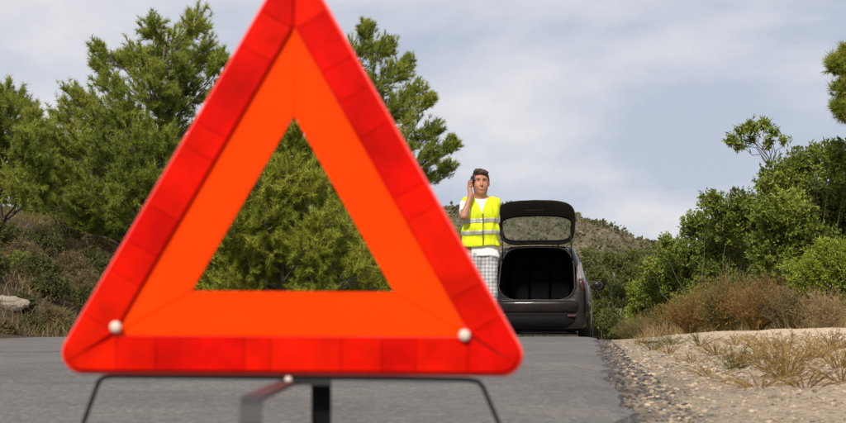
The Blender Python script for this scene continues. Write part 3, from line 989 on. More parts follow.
# ------------------------------------------------------------------ warning triangle
def mat_reflector(name, col, rough=.35):
    m, n, l, out = nt(name)
    tc = n.new('ShaderNodeTexCoord')
    b = n.new('ShaderNodeBsdfPrincipled')
    vo = n.new('ShaderNodeTexVoronoi')
    vo.inputs['Scale'].default_value = 240
    vo.inputs['Randomness'].default_value = .15
    l.new(tc.outputs['Object'], vo.inputs['Vector'])
    nz = n.new('ShaderNodeTexNoise')
    nz.inputs['Scale'].default_value = 22
    nz.inputs['Detail'].default_value = 3
    l.new(tc.outputs['Object'], nz.inputs['Vector'])
    c = np.array(col)
    rp = ramp(n, [(.32, tuple(c * .72)), (.68, tuple(np.minimum(c * 1.18, 1)))])
    l.new(nz.outputs['Fac'], rp.inputs['Fac'])
    l.new(rp.outputs[0], b.inputs['Base Color'])
    b.inputs['Roughness'].default_value = rough
    b.inputs['Specular IOR Level'].default_value = .05
    bp = n.new('ShaderNodeBump')
    bp.inputs['Strength'].default_value = .6
    bp.inputs['Distance'].default_value = .001
    l.new(vo.outputs['Distance'], bp.inputs['Height'])
    l.new(bp.outputs[0], b.inputs['Normal'])
    l.new(b.outputs[0], out.inputs[0])
    return m


M['fluo'] = mat_plain('fluorescent_orange', (.90, .047, .0006), .6, vary=.10, scale=6, spec=.04)
M['refl1'] = mat_reflector('red_reflector', (.64, .0065, .0008))
M['refl2'] = mat_reflector('red_reflector_deep', (.58, .004, .0012), .35)
M['refl3'] = mat_reflector('red_reflector_bright', (.68, .009, .0006), .4)
M['refl_corner'] = mat_reflector('red_reflector_corner', (.68, .010, .0006), .4)
M['rim_red'] = mat_plain('pink_red_plastic_rim', (.95, .10, .08), .35, vary=.06, spec=.5)
M['housing'] = mat_plain('dark_red_plastic', (.60, .005, .001), .6, vary=.08, spec=.05)
M['rivet'] = mat_plain('white_plastic_rivet', (.66, .54, .47), .4, vary=.04)
M['steel_dark'] = mat_plain('dark_steel', (.035, .034, .035), .45, .6, vary=.2)
M['steel'] = mat_plain('brushed_steel', (.032, .032, .034), .6, .0, vary=.15)
M['blackplastic'] = mat_plain('black_plastic', (.006, .006, .006), .6, vary=.2, spec=.10)

TY = 1.1
K_ = TY / FP
tri = empty('warning_triangle', (float((291.5 - PW / 2) * K_), TY, 0), (0, R(.35), 0))
tag(tri, 'red and orange reflective warning triangle on wire feet close to the camera', 'warning triangle')
ZC = CH + (EYE - 233) * K_
r1, r2, r3, rc = 58.6 * K_, 103.4 * K_, 140.0 * K_, 19 * K_
SQ = math.sqrt(3)


def extrude_poly(poly, y0, y1, ang, bev=0.0):
    """polygon in (tangent, normal) coordinates of an arm -> solid; ang turns the arm round the centre"""
    g = MB()
    ca, sa = math.cos(ang), math.sin(ang)

    def w(p, y):
        t, nn = p
        x, z = t, -nn                      # the base arm has its normal pointing down
        return [x * ca - z * sa, y, x * sa + z * ca + ZC]
    n = len(poly)
    c = np.mean(poly, 0)
    ins = [tuple(np.array(p) + (c - np.array(p)) / (np.linalg.norm(c - np.array(p)) + 1e-9) * bev) for p in poly]
    rings = [[w(p, y1) for p in poly], [w(p, y0 + bev) for p in poly], [w(p, y0) for p in ins]]
    g.loft(rings, True, True, True)
    return g


gap = .00015
for a in (0, 2 * math.pi / 3, -2 * math.pi / 3):
    lift = 0 if a == 0 else -.0007
    arc = [(SQ * (r3 - rc) + rc * math.sin(q) - gap, r3 - rc + rc * math.cos(q)) for q in np.linspace(0, math.pi / 3, 7)]
    outl = [(-SQ * r2 + gap, r2)] + [(-x, z) for x, z in reversed(arc)] + arc + [(SQ * r2 - gap, r2)]
    arm = extrude_poly(outl, -.0035 + lift, .006 + lift, a).build('reflector_bar', M['housing'], tri)
    # orange fluorescent strip, tucked a little under the red bar
    extrude_poly([(-SQ * r1 + gap, r1), (SQ * r1 - gap, r1), (SQ * r2 - gap, r2 - .0003), (-SQ * r2 + gap, r2 - .0003)], -.002 + lift, .004 + lift, a, .0006).build('fluorescent_strip', M['fluo'], tri)
    # prismatic panels on the red bar
    e0, e1 = -SQ * r2 + .004, SQ * r2 - .004
    cuts = [e0, e0 + .034, e0 + .112, e0 + .135, e0 + .196, e0 + .232, e0 + .262, e1]
    for q in range(len(cuts) - 1):
        mm = ('refl1', 'refl2', 'refl1', 'refl3', 'refl1', 'refl2', 'refl1')[(q + (0 if a == 0 else (2 if a > 0 else 4))) % 7]
        if a > 0 and q in (3, 4, 5):
            mm = 'refl2'
        extrude_poly([(cuts[q] + .0002, r2 + .0005), (cuts[q + 1] - .0002, r2 + .0005), (cuts[q + 1] - .0002, r3 - .0022), (cuts[q] + .0002, r3 - .0022)], -.0062 + lift, -.0036 + lift, a, .0002).build('reflector_panel', M[mm], arm)
    for sgn in (-1, 1):
        tip = [(sgn * (e1 + .0003), r2 + .0005), (sgn * (e1 + .0003), r3 - .0022), (sgn * (SQ * (r3 - rc) - .001), r3 - .0022)] + [(sgn * (x - .0028), z - .0022) for x, z in arc[1:]]
        if sgn < 0:
            tip = tip[::-1]
        extrude_poly(tip, -.0061 + lift, -.0036 + lift, a, .0002).build('reflector_panel', M['refl_corner' if sgn * (1 if a == 0 else -1) < 0 else 'refl2'], arm)
    # pale edge bead along the outer side
    bead = [(-x, z) for x, z in reversed(arc)] + arc
    ca, sa = math.cos(a), math.sin(a)
    g = MB()
    g.tube([[x * ca + z * sa, .0008 + lift, x * sa - z * ca + ZC] for x, z in bead], .0021, 8)
    g.build('edge_bead', M['rim_red'], arm, smooth=True)


def disc(c, r, d, n=20):
    g = MB()
    a = np.linspace(0, 2 * np.pi, n, endpoint=False)
    rings = []
    for rr, yy in ((r, 0), (r, -d * .5), (r * .8, -d * .9), (r * .35, -d)):
        rings.append([[c[0] + rr * math.cos(t), c[1] + yy, c[2] + rr * math.sin(t)] for t in a])
    g.loft(rings, True, True, True)
    return g


for dx, dz, rr in ((-174.5, -95, 5.8), (171.5, -101, 5.8)):
    disc((dx * K_, -.008, ZC + dz * K_), rr * K_, .004).build('rivet', M['rivet'], tri, True)
disc((-3.5 * K_, -.004, ZC - 146.5 * K_), 3.6 * K_, .003).build('rivet', M['rivet'], tri, True)
zb = ZC - 150 * K_


def tx(px): return (px - 291.5) * K_
def tz(py): return CH + (EYE - py) * K_


stand = MB().tube([[tx(47), .02, .004], [tx(80), .014, tz(421)], [tx(95), .010, tz(383)], [tx(100), .009, tz(379)], [tx(110), .008, tz(377.5)], [tx(200), .008, tz(377.5)], [tx(290), .008, tz(378)], [tx(390), .008, tz(378)], [tx(468), .008, tz(379)], [tx(478), .009, tz(381)], [tx(483), .010, tz(387)], [tx(499), .014, tz(423)], [tx(542), .02, .004]], .0021, 8)
stand.build('wire_foot', M['steel_dark'], tri, True)
# flat folding feet under the middle of the bar: one towards the camera, one behind
g = MB()
hw = .0078
prof = [(.0, zb + .002), (-.225, zb + .002), (-.236, zb - .004), (-.239, zb - .016), (-.245, .001)]
rings = []
for (y, z), (ny, nz_) in zip(prof, ((0, 1), (0, 1), (-.7, .7), (-1, .1), (-1, 0))):
    x0 = tx(288) + (.0 if y > -.1 else -.001)
    rings.append([[x0 - hw, y, z], [x0 + hw, y, z], [x0 + hw, y - ny * .003, z - nz_ * .003], [x0 - hw, y - ny * .003, z - nz_ * .003]])
g.loft(rings, True, True, True).build('folding_foot', M['steel'], tri)
g = MB()
x0 = tx(318)
prof = [(.004, zb + .003, 0, 1), (.022, zb + .002, .5, .8), (.03, zb - .008, 1, .2), (.034, .001, 1, 0)]
g.loft([[[x0 - .0088, y, z], [x0 + .0088, y, z], [x0 + .0088, y - ny * .004, z - nz_ * .004], [x0 - .0088, y - ny * .004, z - nz_ * .004]] for y, z, ny, nz_ in prof], True, True, True).build('folding_foot', M['blackplastic'], tri)
MB().box((tx(280), .001, zb - .002), (tx(330), .009, zb + .0036)).build('foot_bracket', M['steel_dark'], tri)

# ------------------------------------------------------------------ signed-distance modelling for the person
def surface_nets(F, lo, h):
    nx, ny, nz = F.shape
    s = F < 0
    acc = np.zeros((nx - 1, ny - 1, nz - 1, 3), np.float32)
    cnt = np.zeros((nx - 1, ny - 1, nz - 1), np.float32)
    def sl(o): return tuple(slice(o[i], F.shape[i] - 1 + o[i]) for i in range(3))
    for ax in range(3):
        for p in range(2):
            for q in range(2):
                o0 = [0, 0, 0]
                oth = [i for i in range(3) if i != ax]
                o0[oth[0]], o0[oth[1]] = p, q
                o1 = list(o0)
                o1[ax] = 1
                a, b = F[sl(o0)], F[sl(o1)]
                m = s[sl(o0)] != s[sl(o1)]
                t = np.where(m, a / np.where(m, a - b, 1), 0)
                for i in range(3):
                    acc[..., i] += np.where(m, o0[i] + (t if i == ax else 0), 0)
                cnt += m
    act = cnt > 0
    idx = np.full(act.shape, -1, np.int64)
    idx[act] = np.arange(act.sum())
    cell = np.argwhere(act)
    V = (cell + acc[act] / cnt[act][:, None]) * h + lo
    Q = []
    for ax in range(3):
        u, v = (ax + 1) % 3, (ax + 2) % 3
        a = np.take(s, range(F.shape[ax] - 1), ax)
        b = np.take(s, range(1, F.shape[ax]), ax)
        e = np.argwhere(a != b)
        e = e[(e[:, u] > 0) & (e[:, v] > 0) & (e[:, u] < F.shape[u] - 1) & (e[:, v] < F.shape[v] - 1)]
        fl = a[tuple(e.T)]
        c = []
        for du, dv in ((1, 1), (0, 1), (0, 0), (1, 0)):
            k = e.copy()
            k[:, u] -= du
            k[:, v] -= dv
            c.append(idx[tuple(k.T)])
        q = np.stack(c, -1)
        q[~fl] = q[~fl][:, ::-1]
        Q.append(q)
    Q = np.concatenate(Q)
    return V, Q[(Q >= 0).all(1)]


class Field:
    T = None
    def __init__(s, lo, hi, h):
        s.lo, s.h = np.array(lo, float), h
        s.n = np.ceil((np.array(hi) - s.lo) / h).astype(int) + 1
        s.F = np.full(s.n, 1.0, np.float32)

    def grid(s, lo, hi):
        a = np.clip(np.floor((np.array(lo) - s.lo) / s.h).astype(int), 0, s.n)
        b = np.clip(np.ceil((np.array(hi) - s.lo) / s.h).astype(int) + 1, 0, s.n)
        ax = [s.lo[i] + s.h * np.arange(a[i], b[i]) for i in range(3)]
        P = np.stack(np.meshgrid(*ax, indexing='ij'), -1) if all(len(q) for q in ax) else None
        return tuple(slice(a[i], b[i]) for i in range(3)), P

    def put(s, d, sl, k):
        f = s.F[sl]
        if k > 0:
            h = np.clip(.5 + .5 * (d - f) / k, 0, 1)
            s.F[sl] = d + (f - d) * h - k * h * (1 - h)
        else:
            s.F[sl] = np.minimum(f, d)

    def cone(s, a, b, ra, rb, k=.03, sq=(1, 1, 1)):
        a, b = np.array(a, float), np.array(b, float)
        if Field.T:
            a, b = Field.T(a), Field.T(b)
            ra, rb = ra * 1.07, rb * 1.07
        m = max(ra, rb) + .08
        sl, P = s.grid(np.minimum(a, b) - m, np.maximum(a, b) + m)
        if P is None: return s
        q = (P - a) / sq
        ba = (b - a) / sq
        t = np.clip((q @ ba) / (ba @ ba + 1e-9), 0, 1)
        d = np.linalg.norm(q - t[..., None] * ba, axis=-1) - (ra + (rb - ra) * t)
        s.put(d * min(sq), sl, k)
        return s

    def ell(s, c, r, k=.02, cut=False):
        c, r = np.array(c, float), np.array(r, float)
        if Field.T:
            c, r = Field.T(c), r * [1.09, 1.04, 1.09]
        sl, P = s.grid(c - r - .08, c + r + .08)
        if P is None: return s
        q = (P - c) / r
        l = np.linalg.norm(q, axis=-1)
        d = (l - 1) * r.min()
        if cut:
            f = s.F[sl]
            h = np.clip(.5 - .5 * (f + d) / k, 0, 1)
            s.F[sl] = f + (-d - f) * h + k * h * (1 - h)
        else:
            s.put(d, sl, k)
        return s

    def all(s):
        return s.grid(s.lo, s.lo + s.h * (s.n - 1))[1]

    def clip(s, fn):
        s.F = np.maximum(s.F, fn(s.all())).astype(np.float32)
        return s

    def build(s, name, mat, parent):
        V, Q = surface_nets(s.F, s.lo, s.h)
        return MB().add(V, Q).build(name, mat, parent, True)


def torso(f, o=0.0, hip=True, k=.05):
    f.cone((-.150, .012, 1.532), (.150, .012, 1.532), .052 + o, .052 + o, k)
    f.cone((-.088, .005, 1.40), (.088, .005, 1.40), .108 + o, .108 + o, k, (1, .92, 1))
    f.cone((-.070, .0, 1.22), (.070, .0, 1.22), .105 + o, .105 + o, k, (1, .95, 1))
    f.cone((-.075, .0, 1.10), (.075, .0, 1.10), .105 + o, .105 + o, k, (1, .98, 1))
    if hip:
        f.cone((-.078, .008, .97), (.078, .008, .97), .112 + o, .112 + o, k)
    return f


SHR, ELR, WRR = (-.168, .010, 1.525), (-.208, -.185, 1.375), (-.122, -.100, 1.625)
SHL, ELL, WRL = (.164, .012, 1.525), (.188, .085, 1.235), (.135, .110, 1.00)


def upper_arm(f, s_, e_, o=0.0, part=1.0, k=.03):
    s_, e_ = np.array(s_), np.array(e_)
    f.cone(s_, s_ + (e_ - s_) * part, .052 + o, .052 + (.040 - .052) * part + o, k)
    return f


def legs(f, o=0.0, k=.03, low=.09):
    for sg in (-1, 1):
        f.cone((sg * .088, .005, .95), (sg * .105, -.012, .52), .090 + o, .060 + o, k)
        f.cone((sg * .105, -.012, .52), (sg * .112, .02, low), .058 + o, .042 + o, k)
        f.cone((sg * .106, .02, .42), (sg * .109, .028, .34), .056 + o, .05 + o, k)
    return f


person = empty('person', (float((480.5 - PW / 2) / FP * 14.3), 14.3, float(zroad(14.3))), (0, 0, R(4)))
tag(person, 'man in yellow reflective vest and checked trousers standing with phone at ear', 'person')
M['skin'] = mat_plain('tanned_skin', (.40, .185, .115), .5, vary=.16, scale=26, spec=.35)
M['hair'] = mat_plain('dark_brown_hair', (.050, .028, .016), .6, vary=.5, scale=70, bump=.8, bscale=120)
M['shirt'] = mat_plain('white_cotton', (.74, .74, .75), .85, vary=.04, bump=.15, bscale=40, spec=.2)
M['vest'] = mat_plain('fluorescent_yellow_fabric', (.60, .70, .015), .75, vary=.14, scale=12, bump=.2, bscale=45, spec=.2)
M['band'] = mat_plain('silver_reflective_tape', (.46, .46, .38), .4, .25, vary=.08, scale=30)
M['shoe'] = mat_plain('dark_shoe', (.04, .035, .03), .6, vary=.2)
M['eye'] = mat_plain('dark_eye', (.03, .02, .015), .2, vary=.1)
M['lip'] = mat_plain('lips', (.40, .165, .115), .5, vary=.08)


def mat_plaid():
    m, n, l, out = nt('grey_checked_cotton')
    tc = n.new('ShaderNodeTexCoord')
    fac = []
    for ax in ('X', 'Z'):
        w = n.new('ShaderNodeTexWave')
        w.wave_type = 'BANDS'
        w.bands_direction = ax
        w.wave_profile = 'SIN'
        w.inputs['Scale'].default_value = 7.5
        w.inputs['Distortion'].default_value = 1.6
        w.inputs['Detail Scale'].default_value = 1.0
        l.new(tc.outputs['Object'], w.inputs['Vector'])
        r_ = ramp(n, [(.20, (.66, .67, .69)), (.65, (1, 1, 1))])
        l.new(w.outputs['Fac'], r_.inputs['Fac'])
        fac.append(r_)
    mu = n.new('ShaderNodeMix')
    mu.data_type = 'RGBA'
    mu.blend_type = 'MULTIPLY'
    mu.inputs['Factor'].default_value = 1
    l.new(fac[0].outputs[0], mu.inputs['A'])
    l.new(fac[1].outputs[0], mu.inputs['B'])
    sc = n.new('ShaderNodeMix')
    sc.data_type = 'RGBA'
    sc.blend_type = 'MULTIPLY'
    sc.inputs['Factor'].default_value = 1
    sc.inputs['B'].default_value = (.60, .60, .61, 1)
    l.new(mu.outputs['Result'], sc.inputs['A'])
    b = n.new('ShaderNodeBsdfPrincipled')
    b.inputs['Roughness'].default_value = .85
    b.inputs['Specular IOR Level'].default_value = .15
    l.new(sc.outputs['Result'], b.inputs['Base Color'])
    l.new(b.outputs[0], out.inputs[0])
    return m


M['plaid'] = mat_plaid()

fb = Field((-.34, -.32, -.012), (.34, .26, 1.95), .0082)
torso(fb)
upper_arm(fb, SHR, ELR)
upper_arm(fb, SHL, ELL)
fb.cone(ELR, WRR, .042, .028, .02)
fb.cone(ELL, WRL, .041, .028, .02)
legs(fb)
for sg in (-1, 1):
    fb.cone((sg * .112, .04, .05), (sg * .135, -.14, .035), .045, .036, .03)
# neck and head
for sg in (-1, 1):
    fb.cone((sg * .035, .025, 1.60), (sg * .125, .018, 1.56), .042, .040, .03)
def head_T(p): return np.array([p[0] * 1.09, p[1] * 1.04, 1.918 + (p[2] - 1.918) * 1.09])
Field.T = head_T
fb.cone((0, .022, 1.53), (0, .006, 1.69), .066, .062, .035)
fb.ell((0, .008, 1.800), (.087, .102, .110), .03)
fb.ell((0, -.026, 1.722), (.068, .072, .074), .035)
fb.ell((0, -.066, 1.672), (.024, .024, .024), .03)
fb.cone((0, -.088, 1.800), (0, -.112, 1.752), .009, .014, .014)
for sg in (-1, 1):
    fb.ell((sg * .040, -.062, 1.748), (.026, .026, .026), .025)
    fb.cone((sg * .014, -.086, 1.822), (sg * .048, -.074, 1.820), .011, .009, .012)
    fb.ell((sg * .032, -.092, 1.800), (.017, .014, .011), .012, cut=True)
    fb.ell((sg * .089, .012, 1.778), (.011, .021, .033), .008)
fb.ell((0, -.092, 1.713), (.026, .010, .009), .010)
Field.T = None
# right hand closed round the phone at the ear
fb.cone(WRR, (-.134, -.060, 1.715), .027, .026, .02)
fb.cone((-.138, -.035, 1.715), (-.140, -.052, 1.760), .018, .014, .015)
for q in range(4):
    z = 1.716 + .021 * q
    b0, b1, b2 = (-.141, -.042 - .002 * q, z), (-.134, -.082, z + .010), (-.104, -.088 + .004 * (q == 3), z + .013)
    fb.cone(b0, b1, .0105, .0095, .006)
    fb.cone(b1, b2, .0095, .0078, .004)
fb.cone((-.132, -.040, 1.690), (-.128, -.002, 1.725), .0135, .011, .01)
fb.cone((-.128, -.002, 1.725), (-.116, .012, 1.762), .011, .009, .004)
# left hand resting behind the hip
fb.cone(WRL, (.115, .118, .925), .026, .027, .015)
for q in range(4):
    b0 = np.array([.095 + .014 * q, .122, .915])
    b1 = b0 + [-.010, .008, -.045 - .004 * (q in (1, 2))]
    b2 = b1 + [-.008, -.012, -.032]
    fb.cone(b0, b1, .0095, .0085, .004)
    fb.cone(b1, b2, .0085, .007, .003)
fb.cone((.135, .112, .945), (.150, .100, .90), .011, .009, .006)
body = fb.build('body', M['skin'], person)

# hair
fh = Field((-.13, -.15, 1.64), (.13, .15, 1.98), .005)
Field.T = head_T
fh.ell((0, .014, 1.812), (.095, .106, .108), .01)
fh.ell((.012, -.066, 1.882), (.060, .032, .026), .02)
fh.ell((-.02, -.03, 1.905), (.055, .06, .022), .02)


Field.T = None


def hair_cut(P):
    x, y, z = P[..., 0], P[..., 1] / 1.04, 1.918 + (P[..., 2] - 1.918) / 1.09
    line = np.interp(y, [-.12, -.082, -.055, -.02, .02, .06, .12], [1.870, 1.868, 1.855, 1.800, 1.800, 1.75, 1.715])
    return (line - z) * .8 + .006 * vnoise(P, 60, 3)


fh.clip(hair_cut)
fh.F += (.006 * vnoise(fh.all(), 70, 2) + .004 * vnoise(fh.all() * [1, 1, .5], 150, 7)).astype(np.float32)
fh.build('hair', M['hair'], person)
for sg in (-1, 1):
    g = MB()
    g.tube([head_T(p) for p in ([sg * .014, -.0955, 1.817], [sg * .032, -.0945, 1.822], [sg * .052, -.082, 1.816])], [.0022, .0028, .0018], 6)
    g.build('eyebrow', M['hair'], person, True)
    fe = Field((sg * .033 - .02, -.11, 1.765), (sg * .033 + .02, -.06, 1.815), .0025)
    Field.T = head_T
    fe.ell((sg * .032, -.084, 1.799), (.0085, .007, .0034), .001)
    Field.T = None
    fe.build('eye', M['eye'], person)
g = MB()
g.tube([head_T(p) for p in ([-.030, -.0905, 1.718], [-.010, -.1035, 1.710], [.010, -.1035, 1.710], [.030, -.0905, 1.718])], [.0025, .0036, .0036, .0025], 8)
g.build('mouth', M['lip'], person, True)

g = MB()
g.tube([head_T(p) for p in ([-.018, -.1015, 1.7145], [0, -.1075, 1.712], [.018, -.1015, 1.7145])], .0017, 6)
g.build('teeth', M['shirt'], person, True)

# shirt
H_ = .008
fs = Field((-.33, -.30, .86), (.33, .26, 1.66), H_)
torso(fs, .003)
fs.cone((-.08, .008, 1.0), (.08, .008, .93), .128, .142, .03)
upper_arm(fs, SHR, ELR, .018, .78)
upper_arm(fs, SHL, ELL, .008, .62)
fs.clip(lambda P: (.925 + .012 * vnoise(P, 14, 2)) - P[..., 2])
dR = np.array(ELR) - np.array(SHR)
fs.clip(lambda P: np.where(P[..., 0] < -.12, (P - np.array(SHR)) @ unit(dR) - np.linalg.norm(dR) * .70, -1))
fs.cone((0, .02, 1.50), (0, .010, 1.61), .088, .080, .03)
fs.clip(lambda P: np.where(np.abs(P[..., 0]) < .10, P[..., 2] - (1.605 + .45 * P[..., 1]), -1))
fs.F += (.005 * vnoise(fs.all(), 26, 4) + .003 * vnoise(fs.all(), 55, 1)).astype(np.float32)
fs.build('shirt', M['shirt'], person)

# vest with two reflective bands
def vest_field(o):
    f = Field((-.30, -.26, .99), (.30, .24, 1.64), .0072)
    f.cone((-.160, .012, 1.540), (.160, .012, 1.540), .067 + o, .067 + o, .05)
    f.cone((-.092, .003, 1.40), (.092, .003, 1.40), .128 + o, .128 + o, .05, (1, .98, 1))
    f.cone((-.082, .0, 1.22), (.082, .0, 1.22), .128 + o, .128 + o, .05)
    f.cone((-.082, .0, 1.03), (.082, .0, 1.03), .138 + o, .138 + o, .05)
    P = f.all()
    x, y, z = P[..., 0], P[..., 1], P[..., 2]
    f.F += (-.008 + .010 * vnoise(P, 14, 8) + .010 * vnoise(P * [1.6, 1, .6], 30, 5)).astype(np.float32)
    f.clip(lambda P: (1.040 + .010 * np.sin(P[..., 0] * 14)) - P[..., 2])
    f.clip(lambda P: np.abs(P[..., 0]) - (.224 - .10 * np.exp(-((P[..., 2] - 1.43) / .06) ** 2) * 0))
    # neck opening: V in front, round behind
    f.clip(lambda P: np.where(P[..., 1] < .01, np.maximum(0, P[..., 2] - 1.45) * .46 + .010 - np.abs(P[..., 0]), .075 - np.hypot(P[..., 0], P[..., 1] - .02)) - 10 * (P[..., 2] < 1.42))
    return f


fv = vest_field(0)
# arm hole for the raised arm
fv.ell((-.225, -.085, 1.43), (.050, .080, .075), .01, cut=True)
fv.ell((.245, .07, 1.38), (.035, .065, .10), .01, cut=True)
vest = fv.build('vest', M['vest'], person)
for z0, z1 in ((1.305, 1.358), (1.168, 1.221)):
    fk = vest_field(.0045)
    fk.ell((-.225, -.085, 1.43), (.050, .080, .075), .01, cut=True)
    fk.clip(lambda P: np.abs(P[..., 2] - (z0 + z1) / 2 - .006 * np.sin(P[..., 0] * 11)) - (z1 - z0) / 2)
    fk.build('reflective_band', M['band'], vest)
g = MB()
g.tube([[.012, -.157, 1.05], [.011, -.154, 1.12], [.012, -.149, 1.22], [.012, -.146, 1.32], [.010, -.140, 1.41]], .0052, 6)
g.build('zip', M['steel_dark'], vest, True)

# trousers and shoes
ft = Field((-.30, -.22, .06), (.30, .22, 1.06), .009)
legs(ft, .024, .03)
ft.cone((-.078, .008, .97), (.078, .008, .97), .120, .120, .05)
ft.F += (.006 * vnoise(ft.all() * [1, 1, .6], 24, 4) + .004 * vnoise(ft.all(), 45, 1)).astype(np.float32)
ft.clip(lambda P: .085 - P[..., 2])
ft.clip(lambda P: P[..., 2] - .965)
ft.build('trousers', M['plaid'], person)
for sg in (-1, 1):
    f = Field((sg * .125 - .09, -.24, -.012), (sg * .125 + .09, .13, .14), .006)
    f.cone((sg * .112, .05, .045), (sg * .135, -.145, .030), .052, .044, .03)
    f.cone((sg * .112, .045, .05), (sg * .112, .03, .10), .050, .046, .03)
    f.clip(lambda P: .001 - P[..., 2])
    f.build('shoe', M['shoe'], person)

# the phone is held, so it is a thing of its own
ph = MB()
ph.box((-.0048, -.037, -.074), (.0048, .037, .074))
ph_o = ph.build('mobile_phone', mat_plain('black_glass_phone', (.012, .012, .014), .15, vary=.1))
bevel(ph_o, .004, 3)
ph_o.matrix_world = person.matrix_basis @ Matrix.Translation((-.112, -.045, 1.765)) @ Matrix.Rotation(R(28), 4, 'Z') @ Matrix.Rotation(R(22), 4, 'X') @ Matrix.Rotation(R(6), 4, 'Y')
tag(ph_o, 'black mobile phone held in hand against ear', 'phone')

# ------------------------------------------------------------------ the car
def mat_paint():
    m, n, l, out = nt('maroon_grey_car_paint')
    b = n.new('ShaderNodeBsdfPrincipled')
    tc = n.new('ShaderNodeTexCoord')
    nz = n.new('ShaderNodeTexNoise')
    nz.inputs['Scale'].default_value = 3
    nz.inputs['Detail'].default_value = 6
    l.new(tc.outputs['Object'], nz.inputs['Vector'])
    rp = ramp(n, [(.35, (.009, .0062, .006)), (.65, (.016, .0105, .010))])
    l.new(nz.outputs['Fac'], rp.inputs['Fac'])
    l.new(rp.outputs[0], b.inputs['Base Color'])
    rr = ramp(n, [(.3, (.22,) * 3), (.75, (.42,) * 3)])
    l.new(nz.outputs['Fac'], rr.inputs['Fac'])
    l.new(rr.outputs[0], b.inputs['Roughness'])
    b.inputs['Metallic'].default_value = .0
    b.inputs['Specular IOR Level'].default_value = .15
    b.inputs['Coat Weight'].default_value = .22
    b.inputs['Coat Roughness'].default_value = .05
    l.new(b.outputs[0], out.inputs[0])
    return m


def mat_glass(name, tint, mixf=.55):
    m, n, l, out = nt(name)
    t = n.new('ShaderNodeBsdfTransparent')
    t.inputs[0].default_value = (*tint, 1)
    g = n.new('ShaderNodeBsdfGlossy')
    g.inputs['Roughness'].default_value = .03
    fr = n.new('ShaderNodeFresnel')
    fr.inputs['IOR'].default_value = 1.5
    nz = n.new('ShaderNodeTexNoise')
    nz.inputs['Scale'].default_value = 4
    bp = n.new('ShaderNodeBump')
    bp.inputs['Strength'].default_value = .02
    l.new(nz.outputs['Fac'], bp.inputs['Height'])
    l.new(bp.outputs[0], g.inputs['Normal'])
    mx = n.new('ShaderNodeMixShader')
    fa = n.new('ShaderNodeMath')
    fa.operation = 'ADD'
    fa.use_clamp = True
    fa.inputs[1].default_value = .16
    l.new(fr.outputs[0], fa.inputs[0])
    l.new(fa.outputs[0], mx.inputs[0])
    l.new(t.outputs[0], mx.inputs[1])
    l.new(g.outputs[0], mx.inputs[2])
    l.new(mx.outputs[0], out.inputs[0])
    return m


M['paint'] = mat_paint()
M['dark_glass'] = mat_plain('dark_window_glass', (.010, .011, .012), .06, vary=.1, spec=.8)
M['clear_glass'] = mat_glass('tinted_tailgate_glass', (.80, .88, .82))
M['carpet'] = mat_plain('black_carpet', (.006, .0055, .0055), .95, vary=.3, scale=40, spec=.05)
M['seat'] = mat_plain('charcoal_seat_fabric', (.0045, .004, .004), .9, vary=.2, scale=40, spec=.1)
M['trim'] = mat_plain('dark_grey_trim', (.036, .033, .030), .6, vary=.2, spec=.3)
M['sill'] = mat_plain('mid_grey_plastic', (.16, .155, .155), .5, vary=.2)  # lighter grey than the bumper around it
M['chrome'] = mat_plain('satin_chrome', (.34, .33, .32), .3, .9, vary=.05)
M['tail_red'] = mat_plain('red_lamp_lens', (.045, .008, .008), .12, vary=.1, coat=.6)
M['tail_clear'] = mat_plain('clear_lamp_lens', (.20, .19, .19), .15, vary=.06, coat=.6)
M['tyre'] = mat_plain('tyre_rubber', (.016, .016, .016), .85, vary=.2)
M['alloy'] = mat_plain('alloy_rim', (.35, .35, .36), .35, .8, vary=.1)

CY = 21.4
car = empty('parked_car', (float((536.5 - PW / 2) / FP * CY), CY, float(zroad(CY)) + .0), (R(-2.0), 0, R(-8.6)))
tag(car, 'dark maroon-grey car parked on the road with its tailgate raised', 'car')

STN = np.unique(np.concatenate([[0, .05, .12, .22], np.arange(.35, 1.2, .05), np.arange(1.25, 3.0, .15), np.arange(3.0, 3.85, .05), [3.95, 4.1, 4.22, 4.32, 4.38]]))


def car_w(s): return float(np.interp(s, [0, .06, .15, .35, .9, 2.8, 3.6, 4.1, 4.3, 4.38], [.80, .845, .875, .895, .905, .905, .895, .85, .76, .62]))
def car_H(s): return float(np.interp(s, [0, .25, .8, 1.5, 2.1, 2.5, 3.2, 3.5, 4.0, 4.25, 4.38], [1.655, 1.67, 1.69, 1.69, 1.665, 1.57, 1.12, 1.02, .93, .82, .66]))
def yrear(z): return float(np.interp(z, [0, .9, 1.05, 1.60, 1.7], [0, 0, .03, .29, .31]))


WH = ((.78, .325), (3.42, .325))


def half_ring(s):
    w, H = car_w(s), car_H(s)
    zb = .20
    for sc_, rz in WH:
        d = .375 ** 2 - (s - sc_) ** 2
        if d > 0:
            zb = max(zb, rz + math.sqrt(d))
    zB = min(.98, H - .10)
    wr = min(.64, w * .72) if H > 1.3 else float(np.interp(H, [.6, 1.0, 1.3], [w * .93, w * .88, min(.66, w * .76)]))
    pts = [(0, zb), (w * .5, zb), (w * .90, zb + .005), (w * .965, min(zb + .05, zB - .05))]
    for q in (.35, .55, .75):
        z = max(zb + .06, .24 + (zB - .24) * q)
        z = min(z, zB - .01)
        pts.append((w * (1 - .02 * abs(q - .55)), z))
    pts.append((w * .975, zB))
    for q in (.06, .35, .65, .92):
        pts.append((w * .965 + (wr - w * .965) * q ** 1.15, zB + (H - .085 - zB) * q))
    pts += [(wr - .025, H - .040), (wr * .80, H - .016), (wr * .45, H - .003), (0, H)]
    return pts


